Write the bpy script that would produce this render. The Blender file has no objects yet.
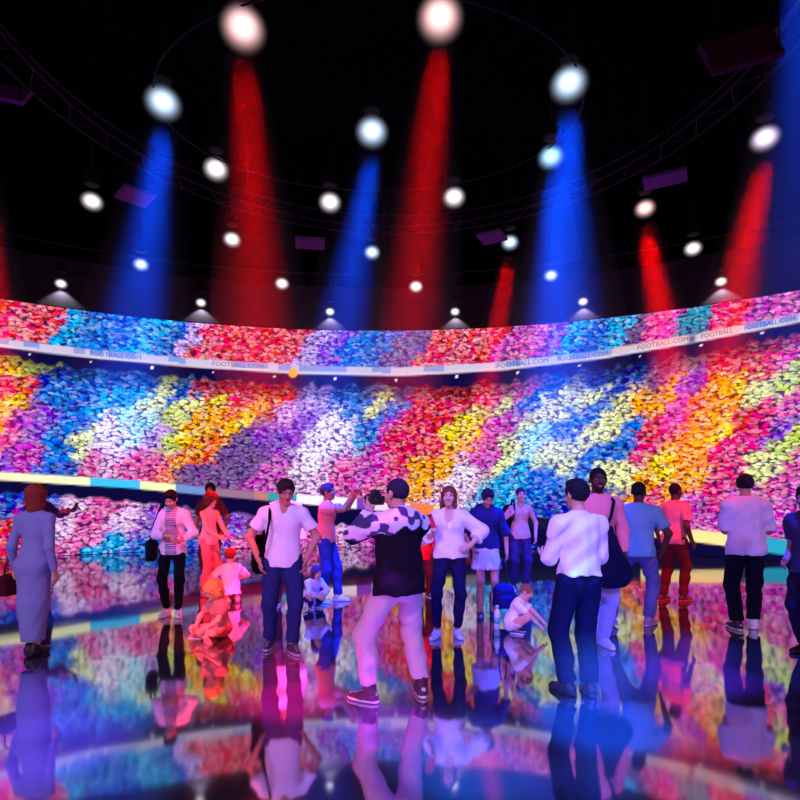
import bpy, math, random
import numpy as np
from mathutils import Vector, Matrix

random.seed(7)
RNG = np.random.default_rng(7)
SC = bpy.context.scene
COL = SC.collection
PI = math.pi
FPX, HOR, CAMZ = 556.0, 487.0, 1.68       # lens and eye height of the visitor taking the picture
CX, CYL_R = -0.60, 15.6                   # centre line and radius of the round hall
SCREEN_TOP = 6.06


def srgb(c):
    c = np.asarray(c, float) / 255.0
    return np.where(c <= 0.04045, c / 12.92, ((c + 0.055) / 1.055) ** 2.4)


# ------------------------------------------------------------------ materials
def nodes(name):
    m = bpy.data.materials.new(name)
    m.use_nodes = True
    nt = m.node_tree
    nt.nodes.clear()
    return m, nt, nt.nodes, nt.links


def tint_material(name, rough=0.8, spec=0.3, bump=0.0, scale=60.0, var=0.12, sheen=0.0, sss=0.0):
    """Principled material whose colour is the object's own dye / pigment (attribute 'tint')."""
    m, nt, N, L = nodes(name)
    out = N.new('ShaderNodeOutputMaterial')
    p = N.new('ShaderNodeBsdfPrincipled')
    a = N.new('ShaderNodeAttribute'); a.attribute_name = 'tint'
    tc = N.new('ShaderNodeTexCoord')
    no = N.new('ShaderNodeTexNoise'); no.inputs['Scale'].default_value = scale; no.inputs['Detail'].default_value = 3
    L.new(tc.outputs['Object'], no.inputs['Vector'])
    mr = N.new('ShaderNodeMapRange'); mr.inputs['To Min'].default_value = 1 - var; mr.inputs['To Max'].default_value = 1 + var
    L.new(no.outputs['Fac'], mr.inputs['Value'])
    mx = N.new('ShaderNodeVectorMath'); mx.operation = 'SCALE'
    L.new(a.outputs['Color'], mx.inputs[0]); L.new(mr.outputs['Result'], mx.inputs['Scale'])
    L.new(mx.outputs['Vector'], p.inputs['Base Color'])
    p.inputs['Roughness'].default_value = rough
    p.inputs['Specular IOR Level'].default_value = spec
    if sheen: p.inputs['Sheen Weight'].default_value = sheen
    if bump:
        b = N.new('ShaderNodeBump'); b.inputs['Strength'].default_value = bump; b.inputs['Distance'].default_value = 0.01
        L.new(no.outputs['Fac'], b.inputs['Height']); L.new(b.outputs['Normal'], p.inputs['Normal'])
    L.new(p.outputs['BSDF'], out.inputs['Surface'])
    return m


M_SKIN = tint_material('skin', 0.65, 0.15, 0.1, 90, 0.08)
M_FABRIC = tint_material('fabric', 0.95, 0.06, 0.25, 40, 0.08, 0.0)
M_HAIR = tint_material('hair', 0.75, 0.2, 0.8, 60, 0.5)
M_SHOE = tint_material('shoe_leather', 0.5, 0.4, 0.1, 40, 0.08)
M_PLASTIC = tint_material('plastic', 0.35, 0.5, 0.0, 20, 0.05)
M_METAL = tint_material('painted_metal', 0.7, 0.15, 0.05, 15, 0.1)
M_DULL = tint_material('dull_paint', 1.0, 0.0, 0.05, 3, 0.1)


def floor_material():
    m, nt, N, L = nodes('polished_black_floor')
    out = N.new('ShaderNodeOutputMaterial')
    g = N.new('ShaderNodeBsdfGlossy'); g.inputs['Color'].default_value = (0.73, 0.73, 0.78, 1)
    d = N.new('ShaderNodeBsdfDiffuse'); d.inputs['Color'].default_value = (0.04, 0.037, 0.046, 1)
    tc = N.new('ShaderNodeTexCoord')
    n1 = N.new('ShaderNodeTexNoise'); n1.inputs['Scale'].default_value = 0.8; n1.inputs['Detail'].default_value = 4
    L.new(tc.outputs['Object'], n1.inputs['Vector'])
    mr = N.new('ShaderNodeMapRange'); mr.inputs['To Min'].default_value = 0.03; mr.inputs['To Max'].default_value = 0.085
    L.new(n1.outputs['Fac'], mr.inputs['Value']); L.new(mr.outputs['Result'], g.inputs['Roughness'])
    n2 = N.new('ShaderNodeTexNoise'); n2.inputs['Scale'].default_value = 1.3; n2.inputs['Detail'].default_value = 1
    L.new(tc.outputs['Object'], n2.inputs['Vector'])
    b = N.new('ShaderNodeBump'); b.inputs['Strength'].default_value = 0.05; b.inputs['Distance'].default_value = 0.05
    L.new(n2.outputs['Fac'], b.inputs['Height']); L.new(b.outputs['Normal'], g.inputs['Normal'])
    fr = N.new('ShaderNodeFresnel'); fr.inputs['IOR'].default_value = 2.2
    m2 = N.new('ShaderNodeMapRange'); m2.inputs['To Min'].default_value = 0.55; m2.inputs['To Max'].default_value = 1.0
    L.new(fr.outputs['Fac'], m2.inputs['Value'])
    mx = N.new('ShaderNodeMixShader'); L.new(m2.outputs['Result'], mx.inputs['Fac'])
    L.new(d.outputs['BSDF'], mx.inputs[1]); L.new(g.outputs['BSDF'], mx.inputs[2])
    L.new(mx.outputs['Shader'], out.inputs['Surface'])
    return m


def screen_material():
    """LED screen: the picture's colours (attribute 'tint'), broken up into the people of the crowd."""
    m, nt, N, L = nodes('led_picture')
    out = N.new('ShaderNodeOutputMaterial')
    a = N.new('ShaderNodeAttribute'); a.attribute_name = 'tint'
    uv = N.new('ShaderNodeUVMap'); uv.uv_map = 'UVMap'
    nz = N.new('ShaderNodeTexNoise'); nz.inputs['Scale'].default_value = 9.0; nz.inputs['Detail'].default_value = 2
    L.new(uv.outputs['UV'], nz.inputs['Vector'])
    sub = N.new('ShaderNodeVectorMath'); sub.operation = 'SUBTRACT'; sub.inputs[1].default_value = (.5, .5, .5)
    L.new(nz.outputs['Color'], sub.inputs[0])
    sc = N.new('ShaderNodeVectorMath'); sc.operation = 'SCALE'; sc.inputs['Scale'].default_value = 0.16
    L.new(sub.outputs['Vector'], sc.inputs[0])
    ad = N.new('ShaderNodeVectorMath'); ad.operation = 'ADD'
    L.new(uv.outputs['UV'], ad.inputs[0]); L.new(sc.outputs['Vector'], ad.inputs[1])
    mp = N.new('ShaderNodeMapping'); mp.inputs['Scale'].default_value = (7.8, 15.2, 1)
    L.new(ad.outputs['Vector'], mp.inputs['Vector'])
    v = N.new('ShaderNodeTexVoronoi'); v.voronoi_dimensions = '2D'; v.feature = 'F1'; v.inputs['Scale'].default_value = 1.0
    L.new(mp.outputs['Vector'], v.inputs['Vector'])
    gap = N.new('ShaderNodeMapRange'); gap.interpolation_type = 'SMOOTHSTEP'
    gap.inputs['From Min'].default_value = 0.34; gap.inputs['From Max'].default_value = 0.62
    gap.inputs['To Min'].default_value = 1.0; gap.inputs['To Max'].default_value = 0.02
    L.new(v.outputs['Distance'], gap.inputs['Value'])
    sx = N.new('ShaderNodeSeparateColor'); L.new(v.outputs['Color'], sx.inputs['Color'])
    rv = N.new('ShaderNodeMapRange'); rv.inputs['To Min'].default_value = 0.65; rv.inputs['To Max'].default_value = 1.35
    L.new(sx.outputs['Red'], rv.inputs['Value'])
    n3 = N.new('ShaderNodeTexNoise'); n3.inputs['Scale'].default_value = 7.5; n3.inputs['Detail'].default_value = 2
    L.new(uv.outputs['UV'], n3.inputs['Vector'])
    br = N.new('ShaderNodeMapRange'); br.inputs['From Min'].default_value = 0.30; br.inputs['From Max'].default_value = 0.52
    L.new(n3.outputs['Fac'], br.inputs['Value'])
    gm = N.new('ShaderNodeMix'); gm.data_type = 'FLOAT'; gm.inputs[2].default_value = 1.0
    L.new(br.outputs['Result'], gm.inputs[0]); L.new(gap.outputs['Result'], gm.inputs[3])
    mul = N.new('ShaderNodeMath'); mul.operation = 'MULTIPLY'
    L.new(gm.outputs[0], mul.inputs[0]); L.new(rv.outputs['Result'], mul.inputs[1])
    hs = N.new('ShaderNodeHueSaturation')
    hr = N.new('ShaderNodeMapRange'); hr.inputs['To Min'].default_value = 0.475; hr.inputs['To Max'].default_value = 0.525
    L.new(sx.outputs['Green'], hr.inputs['Value']); L.new(hr.outputs['Result'], hs.inputs['Hue'])
    sr = N.new('ShaderNodeMapRange'); sr.inputs['To Min'].default_value = 0.75; sr.inputs['To Max'].default_value = 1.25
    L.new(sx.outputs['Blue'], sr.inputs['Value']); L.new(sr.outputs['Result'], hs.inputs['Saturation'])
    L.new(a.outputs['Color'], hs.inputs['Color'])
    crowd = N.new('ShaderNodeVectorMath'); crowd.operation = 'SCALE'
    gt = N.new('ShaderNodeMix'); gt.data_type = 'RGBA'; gt.blend_type = 'MIX'
    dk = N.new('ShaderNodeVectorMath'); dk.operation = 'MULTIPLY'; dk.inputs[1].default_value = (.10, .05, .30)
    L.new(hs.outputs['Color'], dk.inputs[0]); L.new(gm.outputs[0], gt.inputs[0]); L.new(dk.outputs['Vector'], gt.inputs[6]); L.new(hs.outputs['Color'], gt.inputs[7])
    L.new(gt.outputs[2], crowd.inputs[0]); L.new(rv.outputs['Result'], crowd.inputs['Scale'])
    mix = N.new('ShaderNodeMix'); mix.data_type = 'RGBA'
    L.new(a.outputs['Alpha'], mix.inputs[0]); L.new(a.outputs['Color'], mix.inputs[6]); L.new(crowd.outputs['Vector'], mix.inputs[7])
    e = N.new('ShaderNodeEmission'); e.inputs['Strength'].default_value = 1.2
    L.new(mix.outputs[2], e.inputs['Color']); L.new(e.outputs['Emission'], out.inputs['Surface'])
    m.cycles.emission_sampling = 'NONE'
    return m


def globe_material():
    """Lamp globe: bright bulb, with its halo of glow painted as a fading rim."""
    m, nt, N, L = nodes('frosted_lamp_globe')
    out = N.new('ShaderNodeOutputMaterial')
    lw = N.new('ShaderNodeLayerWeight'); lw.inputs['Blend'].default_value = 0.5
    oi = N.new('ShaderNodeObjectInfo')
    iv = N.new('ShaderNodeMath'); iv.operation = 'SUBTRACT'; iv.inputs[0].default_value = 1.0; L.new(lw.outputs['Facing'], iv.inputs[1])
    pw = N.new('ShaderNodeMath'); pw.operation = 'POWER'; pw.inputs[1].default_value = 9.0; L.new(iv.outputs['Value'], pw.inputs[0])  # emission fades outward to paint the halo round the bulb
    ge = N.new('ShaderNodeNewGeometry'); ou = N.new('ShaderNodeMath'); ou.operation = 'SUBTRACT'; ou.inputs[0].default_value = 1.0; L.new(ge.outputs['Backfacing'], ou.inputs[1])
    gl = N.new('ShaderNodeMath'); gl.operation = 'MULTIPLY'; L.new(pw.outputs['Value'], gl.inputs[0]); L.new(ou.outputs['Value'], gl.inputs[1])
    e = N.new('ShaderNodeEmission'); e.inputs['Strength'].default_value = 4.2
    L.new(oi.outputs['Color'], e.inputs['Color'])
    t = N.new('ShaderNodeBsdfTransparent')
    mx = N.new('ShaderNodeMixShader'); L.new(gl.outputs['Value'], mx.inputs['Fac'])
    L.new(t.outputs['BSDF'], mx.inputs[1]); L.new(e.outputs['Emission'], mx.inputs[2])
    L.new(mx.outputs['Shader'], out.inputs['Surface'])
    m.cycles.emission_sampling = 'NONE'
    return m


def haze_material(name, density):
    m, nt, N, L = nodes(name)
    out = N.new('ShaderNodeOutputMaterial')
    v = N.new('ShaderNodeVolumeScatter')
    v.inputs['Color'].default_value = (1, 1, 1, 1); v.inputs['Density'].default_value = density
    v.inputs['Anisotropy'].default_value = 0.0
    L.new(v.outputs['Volume'], out.inputs['Volume'])
    return m


def fog_material(name, density):
    m, nt, N, L = nodes(name)
    out = N.new('ShaderNodeOutputMaterial'); v = N.new('ShaderNodeVolumeScatter'); v.inputs['Color'].default_value = (1, 1, 1, 1)
    tc = N.new('ShaderNodeTexCoord'); mp = N.new('ShaderNodeMapping'); mp.inputs['Location'].default_value = (-1, -1, -1); mp.inputs['Scale'].default_value = (2, 2, 2)
    L.new(tc.outputs['Generated'], mp.inputs['Vector'])
    ln = N.new('ShaderNodeVectorMath'); ln.operation = 'LENGTH'; L.new(mp.outputs['Vector'], ln.inputs[0])
    mr = N.new('ShaderNodeMapRange'); mr.interpolation_type = 'SMOOTHSTEP'; mr.inputs['To Min'].default_value = density; mr.inputs['To Max'].default_value = 0.0
    L.new(ln.outputs['Value'], mr.inputs['Value']); L.new(mr.outputs['Result'], v.inputs['Density']); L.new(v.outputs['Volume'], out.inputs['Volume'])
    return m


def phone_glow():
    m, nt, N, L = nodes('lit_phone_display')
    out = N.new('ShaderNodeOutputMaterial')
    e = N.new('ShaderNodeEmission'); e.inputs['Color'].default_value = (.7, .8, 1, 1); e.inputs['Strength'].default_value = 1.2
    L.new(e.outputs['Emission'], out.inputs['Surface'])
    return m


M_FLOOR, M_SCREEN, M_GLOBE = floor_material(), screen_material(), globe_material()
M_BEAM = haze_material('stage_haze', 0.035)
M_FOG = fog_material('added_low_fog', 0.09)
M_PHONE = phone_glow()


# ------------------------------------------------------------------ mesh helpers
def new_mesh(name, V, F, tint=None, smooth=True):
    """V (n,3); F (m,4) or (m,3) int arrays or list of tuples."""
    me = bpy.data.meshes.new(name)
    V = np.asarray(V, np.float32)
    if isinstance(F, np.ndarray):
        k = F.shape[1]; nf = len(F)
        me.vertices.add(len(V)); me.vertices.foreach_set('co', V.ravel())
        me.loops.add(nf * k); me.loops.foreach_set('vertex_index', F.astype(np.int32).ravel())
        me.polygons.add(nf)
        me.polygons.foreach_set('loop_start', np.arange(nf, dtype=np.int32) * k)
        me.update(calc_edges=True)
    else:
        me.from_pydata([tuple(map(float, v)) for v in V], [], F)
        me.update()
    me.polygons.foreach_set('use_smooth', np.full(len(me.polygons), smooth))
    if tint is not None:
        c = np.ones((len(V), 4), np.float32)
        t = np.asarray(tint, np.float32)
        c[:, :t.shape[-1]] = t
        at = me.color_attributes.new('tint', 'FLOAT_COLOR', 'POINT')
        at.data.foreach_set('color', c.ravel())
    me.validate()
    return me


def link(name, me, mat, parent=None, loc=(0, 0, 0), rotz=0.0):
    o = bpy.data.objects.new(name, me)
    if mat is not None:
        me.materials.clear(); me.materials.append(mat)
    COL.objects.link(o)
    o.location = loc; o.rotation_euler = (0, 0, rotz)
    if parent is not None: o.parent = parent
    return o


def tag(o, label=None, cat=None, group=None, kind=None):
    if label: o['label'] = label
    if cat: o['category'] = cat
    if group: o['group'] = group
    if kind: o['kind'] = kind
    return o


def empty(name, label, cat, loc=(0, 0, 0), rotz=0.0, group=None):
    o = bpy.data.objects.new(name, None); COL.objects.link(o)
    o.location = loc; o.rotation_euler = (0, 0, rotz); o.empty_display_size = 0.2
    return tag(o, label, cat, group)


class MB:
    """Collects boxes, tubes and lathes of one part into one mesh."""
    def __init__(s): s.v, s.f, s.c, s.n = [], [], [], 0
    def put(s, V, F, col):
        V = np.asarray(V, float)
        s.v.append(V); s.f += [tuple(i + s.n for i in q) for q in F]
        s.c.append(np.tile(srgb(col), (len(V), 1))); s.n += len(V)
        return s
    def box(s, c, size, col, R=None, bev=0.12):
        c = np.asarray(c, float); h = np.asarray(size, float) / 2
        b = min(h) * bev * 2
        # bevelled box: three inset faces per corner
        P, ids = [], {}
        for sx in (-1, 1):
            for sy in (-1, 1):
                for sz in (-1, 1):
                    for ax in range(3):
                        q = np.array([sx, sy, sz]) * h
                        for k in range(3):
                            if k != ax: q[k] -= b * (sx, sy, sz)[k]
                        ids[(sx, sy, sz, ax)] = len(P); P.append(q)
        P = np.array(P)
        if R is not None: P = P @ np.asarray(R).T
        F = []
        for ax in range(3):
            a, d = [(1, 2), (2, 0), (0, 1)][ax]
            for sg in (-1, 1):
                loop = []
                for (u, w) in ((-1, -1), (1, -1), (1, 1), (-1, 1)):
                    k = [0, 0, 0]; k[ax] = sg; k[a] = u; k[d] = w
                    loop.append(ids[tuple(k) + (ax,)])
                F.append(tuple(loop if sg > 0 else loop[::-1]))
        for ax in range(3):           # edges
            a, d = [(1, 2), (2, 0), (0, 1)][ax]
            for u in (-1, 1):
                for w in (-1, 1):
                    k0 = [0, 0, 0]; k0[a] = u; k0[d] = w; k1 = list(k0); k0[ax] = -1; k1[ax] = 1
                    q = [ids[tuple(k0) + (a,)], ids[tuple(k1) + (a,)], ids[tuple(k1) + (d,)], ids[tuple(k0) + (d,)]]
                    F.append(tuple(q if u * w < 0 else q[::-1]))
        for sx in (-1, 1):
            for sy in (-1, 1):
                for sz in (-1, 1):
                    t = [ids[(sx, sy, sz, 0)], ids[(sx, sy, sz, 1)], ids[(sx, sy, sz, 2)]]
                    F.append(tuple(t if sx * sy * sz > 0 else t[::-1]))
        return s.put(P + c, F, col)
    def tube(s, pts, r, col, seg=8, closed=False):
        P = np.asarray(pts, float); n = len(P); V = []
        rr = np.broadcast_to(np.asarray(r, float), (n,))
        for i in range(n):
            t = (P[(i + 1) % n] - P[i - 1]) if closed else (P[min(i + 1, n - 1)] - P[max(i - 1, 0)])
            t = t / (np.linalg.norm(t) + 1e-9)
            u = np.cross(t, (0, 0, 1.0)); u = u if np.linalg.norm(u) > 1e-3 else np.cross(t, (0, 1.0, 0))
            u /= np.linalg.norm(u); w = np.cross(u, t)
            for k in range(seg):
                a = 2 * PI * k / seg
                V.append(P[i] + rr[i] * (math.cos(a) * u + math.sin(a) * w))
        F = []
        for i in range(n if closed else n - 1):
            j = (i + 1) % n
            for k in range(seg):
                k2 = (k + 1) % seg
                F.append((i * seg + k, i * seg + k2, j * seg + k2, j * seg + k))
        if not closed:
            F.append(tuple(range(seg))[::-1]); F.append(tuple((n - 1) * seg + k for k in range(seg)))
        return s.put(V, F, col)
    def lathe(s, prof, col, seg=24, c=(0, 0, 0)):
        V, F = [], []
        for (r, z) in prof:
            for k in range(seg):
                a = 2 * PI * k / seg
                V.append((c[0] + r * math.cos(a), c[1] + r * math.sin(a), c[2] + z))
        m = len(prof)
        for i in range(m - 1):
            for k in range(seg):
                k2 = (k + 1) % seg
                F.append((i * seg + k, i * seg + k2, (i + 1) * seg + k2, (i + 1) * seg + k))
        F.append(tuple(range(seg))[::-1]); F.append(tuple((m - 1) * seg + k for k in range(seg)))
        return s.put(V, F, col)
    def build(s, name, mat, parent=None, loc=(0, 0, 0), rotz=0.0, smooth=False):
        me = new_mesh(name, np.concatenate(s.v), s.f, np.concatenate(s.c), smooth)
        return link(name, me, mat, parent, loc, rotz)


# ------------------------------------------------------------------ the hall
def ground(px, y):      # a point on the floor seen at picture column px, row y
    Y = FPX * CAMZ / (y - HOR)
    return ((px - 400) / FPX * Y, Y)


def disc(name, z, r, mat, col, flip=False, thick=0.1):
    mb = MB(); n = 128
    V = [(CX + r * math.cos(2 * PI * k / n), r * math.sin(2 * PI * k / n), z) for k in range(n)]
    W = [(x, y, z + (thick if flip else -thick)) for x, y, _ in V]
    F = [tuple(range(n)), tuple(range(2 * n - 1, n - 1, -1))] + [(k, n + k, n + (k + 1) % n, (k + 1) % n) for k in range(n)]
    if flip: F = [q[::-1] for q in F]
    mb.put(V + W, F, col)
    return tag(mb.build(name, mat), kind='structure')


disc('floor', 0.0, 15.95, M_FLOOR, (30, 30, 34))
disc('ceiling', 7.3, 15.95, M_DULL, (3, 2, 5), True)


def ring_wall(name, r0, r1, z0, z1, col, mat):
    n = 160; V = []
    for k in range(n):
        a = 2 * PI * k / n
        for r in (r0, r1):
            for z in (z0, z1):
                V.append((CX + r * math.sin(a), r * math.cos(a), z))
    F = []
    for k in range(n):
        a, b = 4 * k, 4 * ((k + 1) % n)
        F += [(a, a + 1, b + 1, b), (a + 2, b + 2, b + 3, a + 3), (a, b, b + 2, a + 2), (a + 1, a + 3, b + 3, b + 1)]
    mb = MB(); mb.put(V, F, col)
    return tag(mb.build(name, mat), kind='structure')


ring_wall('wall_upper', 15.6, 15.9, SCREEN_TOP + 0.02, 7.28, (40, 36, 44), M_DULL)

# ---- the picture on the LED screen -------------------------------------------------
PAL = dict(
    R=(234, 62, 90), r=(214, 30, 66), C=(242, 104, 122), P=(228, 110, 174), H=(238, 74, 138), M=(206, 92, 188),
    V=(148, 92, 206), L=(196, 160, 232), W=(246, 232, 250), B=(28, 116, 222), b=(40, 74, 196), K=(40, 168, 232), c=(170, 232, 244),
    Y=(246, 214, 70), y=(224, 232, 158), O=(252, 160, 36), o=(244, 112, 50), G=(196, 214, 110), S=(92, 104, 172),
    D=(120, 84, 146), T=(44, 138, 176), k=(226, 180, 222))
T1 = [(0, 'R'), (25, 'C'), (48, 'C'), (66, 'K'), (90, 'B'), (120, 'B'), (150, 'K'), (175, 'B'), (190, 'L'), (207, 'C'), (235, 'C'), (265, 'R'), (295, 'C'),
      (318, 'L'), (335, 'V'), (352, 'B'), (380, 'B'), (405, 'S'), (420, 'S'), (432, 'C'), (455, 'C'), (478, 'C'), (492, 'R'), (512, 'M'), (540, 'P'), (556, 'V'),
      (572, 'K'), (600, 'B'), (625, 'K'), (642, 'D'), (660, 'P'), (675, 'M'), (690, 'T'), (708, 'T'), (722, 'H'), (745, 'R'), (765, 'M'), (790, 'P')]
T2 = """0 360 Y;20 363 Y;40 366 G;5 383 R;28 388 R;5 412 O;12 404 Y;12 432 P;34 420 V;22 460 M;8 470 V;52 378 b;62 392 B;62 430 B;60 455 B;100 382 B;150 378 B;100 405 K;80 415 B;
130 398 K;142 402 c;164 394 y;150 398 y;130 412 c;112 424 W;122 440 W;82 444 y;76 455 y;66 466 b;92 466 P;110 458 k;132 462 P;152 462 P;140 428 c;160 430 L;184 392 B;170 420 G;190 404 y;
214 400 Y;200 420 O;182 440 Y;170 446 G;190 452 O;166 462 C;230 384 R;204 386 C;252 384 R;286 384 R;262 400 O;240 420 Y;224 436 O;210 450 o;280 396 o;252 436 D;232 452 D;252 462 D;
272 430 V;284 412 L;290 442 V;270 472 M;300 400 L;320 402 L;306 425 V;330 422 W;320 450 W;346 394 B;360 410 B;342 432 W;350 446 k;370 404 B;378 404 y;402 394 S;392 412 B;372 428 B;356 442 K;
370 460 M;340 470 P;386 432 M;400 436 R;430 390 R;462 384 R;440 410 R;418 430 R;408 452 R;390 470 P;420 468 O;440 462 O;460 446 O;454 432 Y;476 414 G;468 426 Y;480 396 C;500 386 P;
465 472 W;480 460 M;488 440 P;500 402 y;500 424 M;520 386 P;532 396 B;510 452 y;530 440 c;520 470 K;540 484 B;540 412 y;562 402 y;590 396 y;562 382 B;620 382 b;600 378 b;562 426 B;
582 420 B;546 450 y;582 442 y;602 430 y;622 412 y;562 462 y;550 476 B;592 460 B;612 450 B;632 430 B;640 402 O;672 392 O;660 380 D;650 412 O;690 386 V;682 408 M;650 432 R;640 450 H;
622 470 y;602 480 y;700 402 o;720 386 O;736 380 Y;722 410 O;702 430 O;682 450 O;690 462 O;722 430 Y;702 472 O;660 470 Y;670 486 O;720 452 H;742 420 R;732 472 H;712 490 H;752 440 H;
742 366 R;772 360 R;722 366 R;790 350 P;762 392 y;790 382 G;762 410 H;790 410 P;780 428 V;780 450 G;762 470 y;796 440 G;790 472 P;772 490 P;790 502 M;740 500 M;690 510 M;650 500 H;
640 490 O;600 500 b;560 505 b;500 500 K;450 490 k;268 384 R;290 392 R;246 396 R;222 390 C;204 394 C;276 388 R;440 396 R;426 418 R;452 398 R;446 420 R;432 444 R;414 444 R;400 460 R;474 400 R;470 386 R;490 404 P;320 480 k;200 470 D"""
T3 = """0 510 b;0 535 R;10 548 R;40 508 b;40 540 V;70 520 k;100 512 P;130 520 k;110 545 K;85 535 P;150 515 V;165 510 P;180 540 B;150 545 B;200 520 D;230 530 V;250 545 P;260 520 D;
280 530 M;330 530 P;350 525 k;370 540 M;390 530 M;420 535 R;450 545 V"""
T2P = [(float(a), float(b), c) for a, b, c in (q.split() for q in T2.replace('\n', '').split(';'))]
T3P = [(float(a), float(b), c) for a, b, c in (q.split() for q in T3.replace('\n', '').split(';'))]
B1 = ([0, 100, 200, 300, 400, 500, 600, 700, 800], [338.5, 350.5, 359, 365.5, 367.5, 362, 350.5, 333, 313.5])
B2 = ([0, 65, 130, 250, 350, 430, 545, 665, 720, 770, 800], [472, 476, 480, 491, 498, 505, 518, 527, 532, 538, 541])
B2T = ([0, 250, 350, 665, 800], [8, 8, 10, 11, 16])


def vnoise(x, y, seed):
    def hsh(i, j):
        n = np.sin(i * 127.1 + j * 311.7 + seed * 74.7) * 43758.5453
        return n - np.floor(n)
    i, j = np.floor(x), np.floor(y); fx, fy = x - i, y - j
    fx, fy = fx * fx * (3 - 2 * fx), fy * fy * (3 - 2 * fy)
    return (hsh(i, j) * (1 - fx) + hsh(i + 1, j) * fx) * (1 - fy) + (hsh(i, j + 1) * (1 - fx) + hsh(i + 1, j + 1) * fx) * fy


def zone(px, py, pts):
    """Colour of the nearest block of shirts; the blocks lean up to the right."""
    s = 1 / math.sqrt(2)
    best = np.full(px.shape, 1e9); second = best.copy()
    c1 = np.zeros(px.shape + (3,)); 
    acc = np.zeros_like(c1); wsum = np.zeros(px.shape)
    for (x, y, k) in pts:
        dx, dy = px - x, py - y
        al, pe = (dx - dy) * s, (dx + dy) * s
        d2 = (al / 1.9) ** 2 + (pe * 1.25) ** 2
        w = 1 / (d2 + 6) ** 3
        acc += w[..., None] * srgb(PAL[k]); wsum += w
    return acc / wsum[..., None]


def picture(px, py):
    """Stadium picture in its own layout: three tiers of crowd with two advertising boards."""
    jx = (vnoise(px / 5, py / 3, 1) - .5) * 13 + (vnoise(px / 17, py / 11, 2) - .5) * 14
    jy = (vnoise(px / 5, py / 3, 3) - .5) * 9 + (vnoise(px / 17, py / 11, 4) - .5) * 10
    qx, qy = px + jx, py + jy
    b1, b2, t2 = np.interp(px, *B1), np.interp(px, *B2), np.interp(px, *B2T)
    out = np.zeros(px.shape + (4,))
    t1c = np.array([srgb(PAL[k]) for _, k in T1]); t1x = np.array([x for x, _ in T1], float)
    q1 = qx + (py - b1 + 20) * 0.7
    idx = np.abs(q1[..., None] - t1x).argmin(-1)
    tier1, tier2, tier3 = t1c[idx], zone(qx, qy, T2P), zone(qx, qy, T3P)
    def lay(mask, colr, alpha):
        w = np.clip(mask, 0, 1)[..., None]
        out[..., :3] = out[..., :3] * (1 - w) + np.asarray(colr) * w
        out[..., 3:] = out[..., 3:] * (1 - w) + alpha * w
    out[..., :3] = tier1; out[..., 3] = 1
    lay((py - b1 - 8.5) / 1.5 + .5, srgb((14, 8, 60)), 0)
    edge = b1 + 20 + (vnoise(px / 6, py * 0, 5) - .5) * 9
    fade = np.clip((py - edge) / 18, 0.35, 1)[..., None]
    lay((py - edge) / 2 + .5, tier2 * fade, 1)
    seg = vnoise(px / 16, px * 0, 6)
    bc = np.where((seg > .66)[..., None], srgb((120, 150, 220)), np.where((seg > .3)[..., None], srgb((196, 186, 214)), srgb((140, 150, 206))))
    bc = np.where((px > 612)[..., None] & (px < 740)[..., None], srgb((206, 184, 190)), bc)
    bc = np.where(((py - b1) > 5.8)[..., None], srgb((206, 196, 214)), bc)
    lay(np.minimum((py - b1) / 1.4 + .5, (b1 + 8.5 - py) / 1.4 + .5), bc, 0)
    keys = [(0, (244, 236, 190)), (52, (244, 246, 196)), (90, (60, 190, 240)), (140, (240, 240, 180)), (176, (110, 140, 200)), (205, (150, 110, 140)),
            (255, (190, 120, 120)), (268, (60, 150, 170)), (296, (250, 232, 246)), (357, (120, 60, 190)), (372, (240, 200, 230)), (410, (250, 120, 60)), (434, (226, 220, 110)),
            (452, (120, 110, 120)), (480, (20, 20, 60)), (640, (250, 222, 150)), (728, (40, 60, 90)), (758, (40, 160, 190))]
    kx = np.array([k for k, _ in keys]); kc = np.array([srgb(c) for _, c in keys])
    lc = kc[np.clip(np.searchsorted(kx, px, 'right') - 1, 0, len(keys) - 1)]
    lay((py - b2) / 1.5 + .5, srgb((12, 8, 56)), 0)
    lay(np.minimum((py - b2) / 1.5 + .5, (b2 + t2 - py) / 1.5 + .5), lc, 0)
    gap = b2 + t2 + 13 + np.clip(px - 100, 0, 300) * 0.02 + (vnoise(px / 6, py * 0, 8) - .5) * 5
    lay(np.minimum((py - gap) / 2 + .5, (470 - px) / 2), tier3, 1)
    lay(np.minimum((py - gap) / 2 + .5, np.minimum((px - 520) / 2, (560 - px) / 2)), srgb((24, 40, 150)), 1)
    lay(1.2 - np.maximum(np.abs(px - 692) / 4, np.abs(py - b1 - 4.5) / 5), srgb((60, 60, 120)), 0)          # crest on the board
    lay((5.2 - np.hypot(px - 293, py - 373)) / 1.2, srgb((255, 170, 60)), 0)                               # orange ball
    # small lamps along the mouth of the stand
    sp = (np.abs(py - (b1 + 12.5)) < 1.1) & (np.abs((px % 61) - 30) < 1.2)
    out[sp, :3] = srgb((240, 236, 250)); out[sp, 3] = 0
    return out


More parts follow.
